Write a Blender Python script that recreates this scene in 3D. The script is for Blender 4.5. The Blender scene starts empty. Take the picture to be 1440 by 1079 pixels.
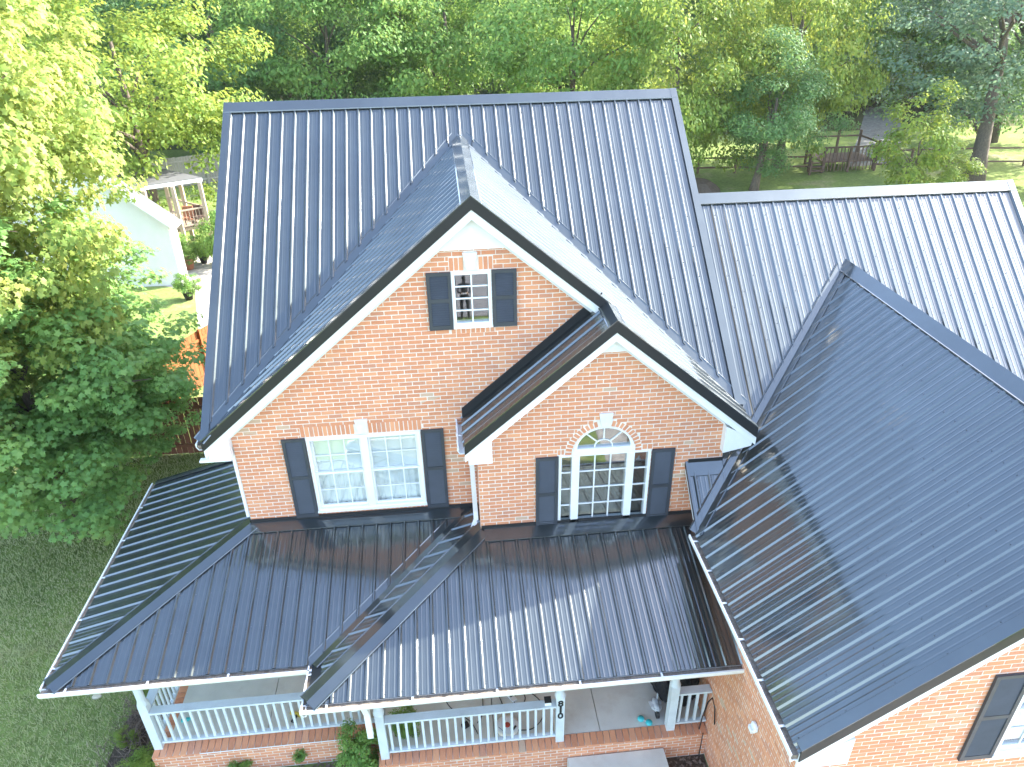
import bpy, math, random
import numpy as np
from mathutils import Vector, Matrix
from mathutils.geometry import tessellate_polygon

random.seed(7)
RNG = np.random.default_rng(11)
S = bpy.context.scene
COL = S.collection
PI = math.pi
R = math.radians

# ------------------------------------------------------------------ camera
F_PX = 1020.17
CX, CY, CZ = 3.4987, -9.6673, 10.9973
YAW, PIT, ROL = 0.088544, 0.515956, -0.018912
cam_d = bpy.data.cameras.new('camera')
cam = bpy.data.objects.new('camera', cam_d)
COL.objects.link(cam)
cam_d.sensor_width = 36.0
cam_d.lens = F_PX / 1440 * 36.0
cam_d.clip_start = 0.1
cam_d.clip_end = 2000
_r = Vector((math.cos(YAW), -math.sin(YAW), 0))
_f = Vector((math.sin(YAW) * math.cos(PIT), math.cos(YAW) * math.cos(PIT), -math.sin(PIT)))
_u = Vector((math.sin(YAW) * math.sin(PIT), math.cos(YAW) * math.sin(PIT), math.cos(PIT)))
_R = _r * math.cos(ROL) + _u * math.sin(ROL)
_U = _u * math.cos(ROL) - _r * math.sin(ROL)
cam.matrix_world = Matrix(((_R.x, _U.x, -_f.x, CX), (_R.y, _U.y, -_f.y, CY), (_R.z, _U.z, -_f.z, CZ), (0, 0, 0, 1)))
S.camera = cam

# ------------------------------------------------------------------ light
SUN = Vector((0.80, 0.28, 0.575)).normalized()
EL = math.asin(SUN.z)
AZ = math.atan2(SUN.x, SUN.y)            # clockwise from +Y
W = bpy.data.worlds.new('World')
S.world = W
W.use_nodes = True
wn = W.node_tree
wn.nodes.clear()
sky = wn.nodes.new('ShaderNodeTexSky')
sky.sky_type = 'NISHITA'
sky.sun_disc = False
sky.sun_elevation = EL
sky.sun_rotation = AZ
sky.altitude = 200
sky.air_density = 1.0
sky.dust_density = 1.8
sky.ozone_density = 0.4
bg = wn.nodes.new('ShaderNodeBackground')
bg.inputs['Strength'].default_value = 0.15
wo = wn.nodes.new('ShaderNodeOutputWorld')
wn.links.new(sky.outputs[0], bg.inputs[0])
wn.links.new(bg.outputs[0], wo.inputs[0])
sun_d = bpy.data.lights.new('sun', 'SUN')
sun_d.energy = 3.0
sun_d.angle = R(0.6)
sun_d.color = (1.0, 0.97, 0.89)
sun = bpy.data.objects.new('sun', sun_d)
COL.objects.link(sun)
sun.rotation_euler = SUN.to_track_quat('Z', 'Y').to_euler()
S.view_settings.view_transform = 'Standard'
S.view_settings.look = 'None'
S.view_settings.gamma = 1.0
S.view_settings.use_curve_mapping = False
S.view_settings.exposure = 2.78
try:
    S.cycles.max_bounces = 8
    S.cycles.diffuse_bounces = 4
    S.cycles.glossy_bounces = 4
    S.cycles.transmission_bounces = 4
    S.cycles.transparent_max_bounces = 8
    S.cycles.caustics_reflective = False
    S.cycles.caustics_refractive = False
    S.cycles.sample_clamp_indirect = 6
except Exception:
    pass


# ------------------------------------------------------------------ materials
class NT:
    def __init__(s, name):
        s.m = bpy.data.materials.new(name)
        s.m.use_nodes = True
        s.t = s.m.node_tree
        s.p = s.t.nodes['Principled BSDF']
        s.out = s.t.nodes['Material Output']

    def n(s, typ, **kw):
        nd = s.t.nodes.new(typ)
        for k, v in kw.items():
            setattr(nd, k, v)
        return nd

    def l(s, a, b):
        s.t.links.new(a, b)

    def val(s, sock, v):
        s.p.inputs[sock].default_value = v

    def coord(s, kind='Object'):
        return s.n('ShaderNodeTexCoord').outputs[kind]

    def pos(s):
        return s.n('ShaderNodeNewGeometry').outputs['Position']

    def noise(s, vec, scale, detail=4, rough=0.55, scl=None):
        nd = s.n('ShaderNodeTexNoise')
        nd.inputs['Scale'].default_value = scale
        nd.inputs['Detail'].default_value = detail
        nd.inputs['Roughness'].default_value = rough
        if scl:
            mp = s.n('ShaderNodeMapping')
            mp.inputs['Scale'].default_value = scl
            s.l(vec, mp.inputs[0])
            vec = mp.outputs[0]
        s.l(vec, nd.inputs['Vector'])
        return nd.outputs['Fac']

    def ramp(s, fac, stops):
        nd = s.n('ShaderNodeValToRGB')
        e = nd.color_ramp.elements
        while len(e) < len(stops):
            e.new(0.5)
        for i, (p, c) in enumerate(stops):
            e[i].position = p
            e[i].color = (*c, 1) if len(c) == 3 else c
        s.l(fac, nd.inputs[0])
        return nd.outputs[0]

    def mix(s, fac, a, b, mode='MIX'):
        nd = s.n('ShaderNodeMix', data_type='RGBA', blend_type=mode)
        if isinstance(fac, (int, float)):
            nd.inputs[0].default_value = fac
        else:
            s.l(fac, nd.inputs[0])
        for i, v in ((6, a), (7, b)):
            if isinstance(v, tuple):
                nd.inputs[i].default_value = (*v, 1)
            else:
                s.l(v, nd.inputs[i])
        return nd.outputs[2]

    def bump(s, h, strength, dist=0.01):
        nd = s.n('ShaderNodeBump')
        nd.inputs['Strength'].default_value = strength
        nd.inputs['Distance'].default_value = dist
        s.l(h, nd.inputs['Height'])
        s.l(nd.outputs[0], s.p.inputs['Normal'])


def painted(name, base, rough=0.5, var=0.12, scale=6.0, bump=0.05, spec=0.5, dirt=None):
    k = NT(name)
    f = k.noise(k.pos(), scale, 5)
    a = tuple(c * (1 - var) for c in base)
    b = tuple(min(1, c * (1 + var)) for c in base)
    c = k.ramp(f, [(0.3, a), (0.7, b)])
    if dirt:
        g = k.noise(k.pos(), 2.3, 6, 0.7)
        m = k.ramp(g, [(0.5, (0, 0, 0)), (0.75, (1, 1, 1))])
        c = k.mix(k.n('ShaderNodeMath', operation='MULTIPLY').outputs[0], c, dirt) if False else k.mix(m, c, tuple(0.5 * x + 0.5 * y for x, y in zip(base, dirt)))
    k.l(c, k.p.inputs['Base Color'])
    k.val('Roughness', rough)
    k.val('Specular IOR Level', spec)
    if bump:
        k.bump(k.noise(k.pos(), scale * 12, 3), bump, 0.004)
    return k.m


def metal_panel(name, base, rough):
    k = NT(name)
    f = k.noise(k.pos(), 0.9, 4, 0.6)
    c = k.ramp(f, [(0.35, tuple(x * 0.85 for x in base)), (0.7, tuple(x * 1.2 for x in base))])
    k.l(c, k.p.inputs['Base Color'])
    g = k.noise(k.pos(), 1.7, 5, 0.65)
    rr = k.ramp(g, [(0.3, (rough - 0.05,) * 3), (0.75, (rough + 0.07,) * 3)])
    k.l(rr, k.p.inputs['Roughness'])
    k.val('Metallic', 0.9)
    k.val('Coat Weight', 1.0)
    k.val('Coat Roughness', 0.09)
    k.val('Coat IOR', 2.0)
    k.val('Specular IOR Level', 0.6)
    k.bump(k.noise(k.pos(), 1.1, 2, 0.5), 0.10, 0.05)
    return k.m


def brick_mat(name, per_object):
    k = NT(name)
    if per_object:
        rnd = k.n('ShaderNodeObjectInfo').outputs['Random']
    else:
        rnd = k.n('ShaderNodeNewGeometry').outputs['Random Per Island']
    c = k.ramp(rnd, [(0.0, (0.47, 0.150, 0.066)), (0.2, (0.60, 0.215, 0.098)), (0.45, (0.54, 0.180, 0.078)),
                     (0.65, (0.68, 0.285, 0.135)), (0.8, (0.53, 0.185, 0.085)), (0.9, (0.45, 0.175, 0.105)), (1.0, (0.65, 0.275, 0.14))])
    # a few courses hold pale, over-burnt bricks
    pn = k.noise(k.pos(), 0.42, 2, 0.4, (1, 1, 1.6))
    pm = k.n('ShaderNodeMath', operation='MULTIPLY_ADD')
    k.l(pn, pm.inputs[0])
    pm.inputs[1].default_value = 1.5
    pm.inputs[2].default_value = -0.82
    rn = k.n('ShaderNodeMath', operation='FRACT')
    r2 = k.n('ShaderNodeMath', operation='MULTIPLY')
    k.l(rnd, r2.inputs[0])
    r2.inputs[1].default_value = 37.31
    k.l(r2.outputs[0], rn.inputs[0])
    lt = k.n('ShaderNodeMath', operation='LESS_THAN')
    k.l(rn.outputs[0], lt.inputs[0])
    k.l(pm.outputs[0], lt.inputs[1])
    c = k.mix(lt.outputs[0], c, (0.46, 0.34, 0.24))
    sp = k.noise(k.pos(), 38, 5, 0.65)
    c = k.mix(k.ramp(sp, [(0.3, (0.18,) * 3), (0.8, (0.46,) * 3)]), c, (0.75, 0.425, 0.265))
    k.l(c, k.p.inputs['Base Color'])
    k.val('Roughness', 0.9)
    k.val('Specular IOR Level', 0.2)
    k.bump(k.noise(k.pos(), 90, 4), 0.4, 0.004)
    return k.m


def leaf_mat(name, dark, mid, light, young, trans=0.42, yfac=0.8):
    k = NT(name)
    at = k.n('ShaderNodeAttribute', attribute_name='tint')
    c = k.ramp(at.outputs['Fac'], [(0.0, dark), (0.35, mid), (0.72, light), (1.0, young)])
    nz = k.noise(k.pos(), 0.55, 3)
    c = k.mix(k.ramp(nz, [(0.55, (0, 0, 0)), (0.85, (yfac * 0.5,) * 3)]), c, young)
    k.l(c, k.p.inputs['Base Color'])
    k.val('Roughness', 0.55)
    k.val('Specular IOR Level', 0.35)
    tr = k.n('ShaderNodeBsdfTranslucent')
    tc = k.mix(0.5, c, young)
    k.l(tc, tr.inputs['Color'])
    ms = k.n('ShaderNodeMixShader')
    ms.inputs[0].default_value = trans
    k.l(k.p.outputs[0], ms.inputs[1])
    k.l(tr.outputs[0], ms.inputs[2])
    k.l(ms.outputs[0], k.out.inputs['Surface'])
    return k.m


def ground_mat(name, cols, s1=0.6, s2=9.0, bump=0.6):
    k = NT(name)
    p = k.pos()
    a = k.noise(p, s1, 5, 0.6)
    b = k.noise(p, s2, 6, 0.7)
    c1 = k.ramp(a, [(0.3, cols[0]), (0.55, cols[1]), (0.75, cols[2])])
    c2 = k.ramp(b, [(0.35, (0.55,) * 3), (0.65, (1.0,) * 3)])
    c = k.mix(1.0, c1, c2, 'MULTIPLY')
    k.l(c, k.p.inputs['Base Color'])
    k.val('Roughness', 0.95)
    k.val('Specular IOR Level', 0.1)
    k.bump(k.noise(p, s2 * 5, 4, 0.7), bump, 0.03)
    return k.m


def wood_mat(name, base, rough=0.8, var=0.35, axis=(14, 14, 1.2)):
    k = NT(name)
    p = k.pos()
    f = k.noise(p, 3.0, 6, 0.65, axis)
    ob = k.n('ShaderNodeObjectInfo').outputs['Random']
    c = k.ramp(f, [(0.25, tuple(x * (1 - var) for x in base)), (0.75, tuple(x * (1 + var) for x in base))])
    c = k.mix(1.0, c, k.ramp(ob, [(0, (0.8,) * 3), (1, (1.12,) * 3)]), 'MULTIPLY')
    k.l(c, k.p.inputs['Base Color'])
    k.val('Roughness', rough)
    k.bump(f, 0.3, 0.004)
    return k.m


M = {}
M['roof'] = metal_panel('black_roof_metal', (0.056, 0.067, 0.068), 0.54)
M['trim_dark'] = painted('dark_trim_metal', (0.020, 0.021, 0.022), 0.45, 0.1, 3, 0.03, 0.35)
M['white'] = painted('white_trim', (0.80, 0.80, 0.78), 0.45, 0.05, 3, 0.02)
M['gutter'] = painted('gutter_enamel', (0.78, 0.78, 0.76), 0.4, 0.06, 4, 0.02)
M['litter'] = ground_mat('gutter_litter', [(0.22, 0.17, 0.13), (0.36, 0.30, 0.24), (0.16, 0.12, 0.09)], 6, 30)
M['post'] = painted('pale_blue_grey_paint', (0.60, 0.65, 0.67), 0.55, 0.06, 5, 0.04, 0.4, (0.4, 0.42, 0.4))
M['siding'] = painted('white_siding', (0.76, 0.76, 0.73), 0.6, 0.05, 2, 0.03)
M['shutter'] = painted('charcoal_shutter', (0.040, 0.046, 0.056), 0.5, 0.15, 4, 0.04)
M['mortar'] = painted('pale_mortar', (0.74, 0.67, 0.58), 0.95, 0.12, 9, 0.4, 0.2)
M['brick_one'] = brick_mat('red_brick_single', True)
M['brick_many'] = brick_mat('red_brick', False)
M['keystone'] = painted('cast_stone', (0.70, 0.70, 0.67), 0.8, 0.08, 9, 0.2, 0.2)
M['concrete'] = painted('porch_concrete', (0.66, 0.64, 0.57), 0.85, 0.10, 1.6, 0.25, 0.25, (0.50, 0.43, 0.34))
M['blind'] = painted('pale_blind', (0.90, 0.89, 0.84), 0.8, 0.03, 3, 0.0, 0.2)
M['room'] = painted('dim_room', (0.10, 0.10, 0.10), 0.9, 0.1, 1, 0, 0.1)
M['black'] = painted('black_rubber', (0.012, 0.012, 0.013), 0.5, 0.2, 20, 0.1)
M['black_fabric'] = painted('black_fabric', (0.018, 0.018, 0.02), 0.9, 0.35, 25, 0.6, 0.2)
M['grey_plastic'] = painted('grey_plastic', (0.42, 0.43, 0.44), 0.5, 0.1, 10, 0.05)
M['teal'] = painted('turquoise_plastic', (0.05, 0.50, 0.52), 0.4, 0.1, 10, 0.02)
M['red'] = painted('red_plastic', (0.45, 0.05, 0.03), 0.4, 0.1, 10, 0.02)
M['yellow'] = painted('yellow_plastic', (0.62, 0.46, 0.05), 0.45, 0.1, 10, 0.02)
M['stone'] = painted('grey_stone', (0.42, 0.39, 0.35), 0.9, 0.3, 7, 0.6, 0.2)
M['tan_stone'] = painted('tan_stone', (0.60, 0.52, 0.38), 0.9, 0.15, 7, 0.5, 0.2)
M['timber'] = wood_mat('weathered_timber', (0.33, 0.31, 0.27), 0.9, 0.3, (1.2, 14, 14))
M['cedar'] = wood_mat('orange_cedar', (0.25, 0.078, 0.020), 0.75, 0.2)
M['redwood'] = wood_mat('dark_red_boards', (0.20, 0.075, 0.045), 0.8, 0.25)
M['grey_wood'] = wood_mat('silvered_boards', (0.34, 0.31, 0.26), 0.9, 0.25)
M['brown_wood'] = wood_mat('brown_boards', (0.14, 0.09, 0.065), 0.85, 0.3)
M['porch_wood'] = wood_mat('tan_timber', (0.42, 0.33, 0.25), 0.85, 0.2)
M['bark'] = wood_mat('bark', (0.135, 0.105, 0.08), 0.95, 0.45, (6, 6, 1.5))
M['felt'] = painted('grey_roof_felt', (0.12, 0.12, 0.122), 0.9, 0.08, 1.2, 0.2, 0.2)
M['nbr_white'] = painted('cream_siding', (0.62, 0.61, 0.57), 0.6, 0.04, 2, 0.02)
M['terracotta'] = painted('terracotta', (0.36, 0.15, 0.08), 0.8, 0.2, 8, 0.2)
M['screw'] = painted('screw_head', (0.05, 0.05, 0.055), 0.35, 0.1, 10, 0)
M['cloth_dark'] = painted('dark_clothes', (0.015, 0.015, 0.018), 0.9, 0.2, 10, 0.1, 0.2)
M['skin'] = painted('skin', (0.50, 0.31, 0.22), 0.6, 0.06, 10, 0)
M['lawn'] = ground_mat('lawn_ground', [(0.21, 0.275, 0.085), (0.25, 0.32, 0.09), (0.42, 0.35, 0.22)], 0.35, 7)
M['soil'] = ground_mat('mulch_soil', [(0.10, 0.075, 0.055), (0.16, 0.125, 0.095), (0.07, 0.05, 0.04)], 1.2, 14, 1.0)
M['paving'] = ground_mat('pale_paving', [(0.46, 0.42, 0.36), (0.52, 0.47, 0.41), (0.42, 0.37, 0.32)], 0.5, 3, 0.2)
M['asphalt'] = ground_mat('road_asphalt', [(0.27, 0.26, 0.25), (0.32, 0.30, 0.29), (0.24, 0.23, 0.22)], 0.3, 10, 0.3)
M['gravel'] = ground_mat('grey_gravel', [(0.22, 0.215, 0.20), (0.28, 0.27, 0.25), (0.18, 0.18, 0.16)], 0.8, 5, 0.8)
M['wood_floor'] = ground_mat('leaf_litter', [(0.11, 0.09, 0.05), (0.11, 0.12, 0.045), (0.08, 0.10, 0.04)], 0.3, 4, 0.8)

k = NT('window_glass')
g = k.n('ShaderNodeBsdfGlossy')
g.inputs['Roughness'].default_value = 0.02
g.inputs['Color'].default_value = (0.95, 0.97, 1, 1)
tb = k.n('ShaderNodeBsdfTransparent')
tb.inputs['Color'].default_value = (0.95, 0.98, 0.98, 1)
fr = k.n('ShaderNodeFresnel')
geo_ = k.n('ShaderNodeNewGeometry')
io_ = k.n('ShaderNodeMapRange')
io_.inputs['To Min'].default_value = 2.1
io_.inputs['To Max'].default_value = 1 / 2.1
k.l(geo_.outputs['Backfacing'], io_.inputs['Value'])
k.l(io_.outputs[0], fr.inputs['IOR'])
ms = k.n('ShaderNodeMixShader')
k.l(fr.outputs[0], ms.inputs[0])
k.l(tb.outputs[0], ms.inputs[1])
k.l(g.outputs[0], ms.inputs[2])
k.l(ms.outputs[0], k.out.inputs['Surface'])
M['glass'] = k.m

M['leaf_maple'] = leaf_mat('maple_leaves', (0.14, 0.29, 0.09), (0.19, 0.38, 0.11), (0.28, 0.45, 0.13), (0.50, 0.50, 0.15), 0.48, 1.0)
M['leaf_young_sunlit'] = leaf_mat('sunlit_young_maple_leaves', (0.16, 0.27, 0.06), (0.24, 0.35, 0.075), (0.36, 0.42, 0.10), (0.55, 0.48, 0.15), 0.48, 1.2)  # new growth, with the upper crown's sunlit yellow put into its colour
M['leaf_yellow'] = leaf_mat('yellow_green_leaves', (0.12, 0.22, 0.035), (0.19, 0.31, 0.05), (0.30, 0.38, 0.065), (0.44, 0.42, 0.085), 0.50)
M['leaf_green'] = leaf_mat('green_leaves', (0.10, 0.215, 0.05), (0.16, 0.315, 0.068), (0.25, 0.40, 0.09), (0.40, 0.46, 0.12), 0.50)
M['leaf_dark'] = leaf_mat('dark_green_leaves', (0.07, 0.16, 0.056), (0.105, 0.225, 0.072), (0.15, 0.28, 0.085), (0.26, 0.35, 0.11), 0.46, 0.5)
M['leaf_blue'] = leaf_mat('blue_green_leaves', (0.085, 0.16, 0.10), (0.13, 0.22, 0.14), (0.19, 0.28, 0.18), (0.28, 0.36, 0.18), 0.46, 0.4)
M['grass'] = leaf_mat('grass_blades', (0.40, 0.41, 0.20), (0.46, 0.51, 0.23), (0.54, 0.55, 0.29), (0.62, 0.53, 0.36), 0.40, 1.2)
M['twig'] = painted('dry_twigs', (0.20, 0.15, 0.115), 0.95, 0.4, 14, 0)


# ------------------------------------------------------------------ mesh helpers
def origin_of(o):
    v = Vector((0, 0, 0))
    while o is not None:
        v = v + o.location
        o = o.parent
    return v


def link(name, me, parent=None, mat=None, kind=None):
    o = bpy.data.objects.new(name, me)
    COL.objects.link(o)
    if parent is not None:
        o.parent = parent
    if mat is not None and me is not None and not me.materials:
        me.materials.append(mat)
    if kind:
        o['kind'] = kind
    return o


def tag(o, label=None, cat=None, group=None, kind=None):
    if label:
        o['label'] = label
    if cat:
        o['category'] = cat
    if group:
        o['group'] = group
    if kind:
        o['kind'] = kind
    return o


def empty(name, loc, label=None, cat=None, group=None):
    o = bpy.data.objects.new(name, None)
    o.empty_display_size = 0.2
    COL.objects.link(o)
    o.location = loc
    return tag(o, label, cat, group)


class MB:
    def __init__(s):
        s.v = []
        s.f = []

    def add(s, vs, fs):
        b = len(s.v)
        s.v += [tuple(p) for p in vs]
        s.f += [tuple(b + i for i in f) for f in fs]
        return s

    def box(s, x0, x1, y0, y1, z0, z1):
        return s.add([(x0, y0, z0), (x1, y0, z0), (x1, y1, z0), (x0, y1, z0), (x0, y0, z1), (x1, y0, z1), (x1, y1, z1), (x0, y1, z1)],
                     [(0, 3, 2, 1), (4, 5, 6, 7), (0, 1, 5, 4), (1, 2, 6, 5), (2, 3, 7, 6), (3, 0, 4, 7)])

    def obox(s, c, ax, ay, az):
        c, ax, ay, az = Vector(c), Vector(ax), Vector(ay), Vector(az)
        P = [c + sx * ax + sy * ay + sz * az for sz in (-1, 1) for sx, sy in ((-1, -1), (1, -1), (1, 1), (-1, 1))]
        return s.add(P, [(0, 3, 2, 1), (4, 5, 6, 7), (0, 1, 5, 4), (1, 2, 6, 5), (2, 3, 7, 6), (3, 0, 4, 7)])

    def prism(s, pts, ext, holes=()):
        """flat polygon (3D points) with holes, extruded by vector ext"""
        loops = [[Vector(p) for p in pts]] + [[Vector(p) for p in h] for h in holes]
        ext = Vector(ext)
        tris = tessellate_polygon(loops)
        flat = [p for l in loops for p in l]
        n = len(flat)
        fs = [tuple(t) for t in tris] + [tuple(n + i for i in reversed(t)) for t in tris]
        b = 0
        for l in loops:
            m = len(l)
            for i in range(m):
                a, c = b + i, b + (i + 1) % m
                fs.append((a, c, n + c, n + a))
            b += m
        return s.add(flat + [p + ext for p in flat], fs)

    def sweep(s, a, b, sec):
        """closed section (list of vectors) swept from a to b"""
        a, b = Vector(a), Vector(b)
        n = len(sec)
        vs = [a + Vector(q) for q in sec] + [b + Vector(q) for q in sec]
        fs = [(i, (i + 1) % n, n + (i + 1) % n, n + i) for i in range(n)]
        fs += [tuple(reversed(range(n))), tuple(range(n, 2 * n))]
        return s.add(vs, fs)

    def tube(s, pts, rad, n=8, cap=True):
        pts = [Vector(p) for p in pts]
        if not hasattr(rad, '__len__'):
            rad = [rad] * len(pts)
        rings = []
        ref = Vector((0.3, 0.9, 0.2)).normalized()
        for i, p in enumerate(pts):
            d = (pts[min(i + 1, len(pts) - 1)] - pts[max(i - 1, 0)]).normalized()
            r = ref if abs(d.dot(ref)) < 0.9 else Vector((1, 0, 0))
            x = d.cross(r).normalized()
            y = d.cross(x)
            rings.append([p + (x * math.cos(2 * PI * j / n) + y * math.sin(2 * PI * j / n)) * rad[i] for j in range(n)])
        vs = [q for r in rings for q in r]
        fs = []
        for i in range(len(pts) - 1):
            for j in range(n):
                fs.append((i * n + j, i * n + (j + 1) % n, (i + 1) * n + (j + 1) % n, (i + 1) * n + j))
        if cap:
            fs.append(tuple(reversed(range(n))))
            fs.append(tuple((len(pts) - 1) * n + j for j in range(n)))
        return s.add(vs, fs)

    def lathe(s, c, prof, n=16, axis='Z'):
        c = Vector(c)
        vs, fs = [], []
        for r, h in prof:
            for j in range(n):
                a = 2 * PI * j / n
                if axis == 'Z':
                    vs.append(c + Vector((r * math.cos(a), r * math.sin(a), h)))
                elif axis == 'Y':
                    vs.append(c + Vector((r * math.cos(a), h, r * math.sin(a))))
                else:
                    vs.append(c + Vector((h, r * math.cos(a), r * math.sin(a))))
        for i in range(len(prof) - 1):
            for j in range(n):
                fs.append((i * n + j, i * n + (j + 1) % n, (i + 1) * n + (j + 1) % n, (i + 1) * n + j))
        fs.append(tuple(reversed(range(n))))
        fs.append(tuple((len(prof) - 1) * n + j for j in range(n)))
        return s.add(vs, fs)

    def build(s, name, mat, parent=None, kind=None, smooth=False):
        o0 = origin_of(parent)
        me = bpy.data.meshes.new(name)
        me.from_pydata([(x - o0.x, y - o0.y, z - o0.z) for x, y, z in s.v], [], s.f)
        if smooth:
            me.polygons.foreach_set('use_smooth', [True] * len(me.polygons))
        me.update()
        return link(name, me, parent, mat, kind)


def np_mesh(name, verts, loops, sizes, tint=None, smooth=False):
    me = bpy.data.meshes.new(name)
    me.vertices.add(len(verts))
    me.vertices.foreach_set('co', np.asarray(verts, np.float32).ravel())
    me.loops.add(len(loops))
    me.loops.foreach_set('vertex_index', np.asarray(loops, np.int32))
    sizes = np.asarray(sizes, np.int32)
    me.polygons.add(len(sizes))
    me.polygons.foreach_set('loop_start', np.concatenate([[0], np.cumsum(sizes)[:-1]]).astype(np.int32))
    me.polygons.foreach_set('loop_total', sizes)
    me.update(calc_edges=True)
    if tint is not None:
        a = me.attributes.new('tint', 'FLOAT', 'FACE')
        a.data.foreach_set('value', np.asarray(tint, np.float32))
    return me


LEAF = {
    'blade': (np.array([(-0.5, 0, 0), (0.0, -0.30, 0.07), (0.5, 0, -0.06), (0.0, 0.30, 0.07)]), [(0, 1, 2), (0, 2, 3)]),
    'maple': (np.array([(-.5, 0, 0), (-.28, -.22, .03), (-.12, -.5, -.05), (.06, -.2, .04), (.5, -.30, -.06), (.27, 0, .02),
                        (.5, .30, -.06), (.06, .2, .04), (-.12, .5, -.05), (-.28, .22, .03)]),
              [(0, 1, 3, 5, 7, 9), (1, 2, 3), (3, 4, 5), (5, 6, 7), (7, 8, 9)]),
}


def leaves_mesh(name, pos, nrm, size, tint, kind='blade', rng=RNG):
    tv, tf = LEAF[kind]
    N = len(pos)
    nrm = nrm / np.linalg.norm(nrm, axis=1, keepdims=True)
    t = rng.normal(size=(N, 3))
    t -= (t * nrm).sum(1, keepdims=True) * nrm
    t /= np.linalg.norm(t, axis=1, keepdims=True)
    b = np.cross(nrm, t)
    V = (pos[:, None, :] + size[:, None, None] * (tv[None, :, 0:1] * t[:, None, :] + tv[None, :, 1:2] * b[:, None, :] + tv[None, :, 2:3] * nrm[:, None, :]))
    nv = len(tv)
    base = (np.arange(N) * nv)[:, None]
    fl = np.concatenate([np.array(f) for f in tf])
    loops = (base + fl[None, :]).ravel()
    sizes = np.tile([len(f) for f in tf], N)
    return np_mesh(name, V.reshape(-1, 3), loops, sizes, np.repeat(tint, len(tf)))


# ------------------------------------------------------------------ dimensions of the house
X0 = -0.377            # left edge of main roof
X1 = X0 + 8.40
YF = -0.153            # front rake of the big gable
YR, ZR = 4.826, 8.956
ZE = 4.874
XG, ZG, YB = 3.843, 8.40, 4.15
D = 0.658
XP = 3.752             # left corner of the projecting bay
WX = 7.598
Z0, Z0B = 3.134, 3.187
PO, ZP = 2.405, 2.466
YBK = 2.292
XI, XPR = 1.217, 7.26
YW, ZW = 3.033, 7.408
XW2 = 14.075
ZC = 4.2076
XWL = 7.03
XGR, ZGR = 10.497, 6.438
XGE, ZGE = 6.997, 3.4957
YGV = 1.916            # where the garage ridge meets the wing
YGE = -1.4836
YGF = -5.07
XS = 5.747
XSL, ZSL = 3.563, 4.926
GR = -0.5              # ground
FL = 0.1               # porch floor
kr = (ZG - ZE) / (X1 - XG)
ZS = ZG - kr * (XS - XG)
kw = (ZW - ZC) / (YW + D)
kp = (Z0 - ZP) / PO


def wing_z(y):
    return ZW - kw * (YW - y)


house = empty('brick_house', (3.8, 2.0, GR), 'red brick two storey house with black ribbed metal roofs and front porch', 'house')


# ------------------------------------------------------------------ roof slopes
def interp(poly, u):
    for (u0, v0), (u1, v1) in zip(poly[:-1], poly[1:]):
        if u0 - 1e-6 <= u <= u1 + 1e-6:
            return v0 if u1 - u0 < 1e-9 else v0 + (v1 - v0) * (u - u0) / (u1 - u0)
    return poly[-1][1] if u > poly[-1][0] else poly[0][1]


RIB = 0.2286
PROF = [(-0.030, 0), (-0.011, .024), (0.011, .024), (0.030, 0), (0.060, 0), (0.073, .0022), (0.079, .0022), (0.092, 0),
        (0.1366, 0), (0.1496, .0022), (0.1556, .0022), (0.1686, 0)]


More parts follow.
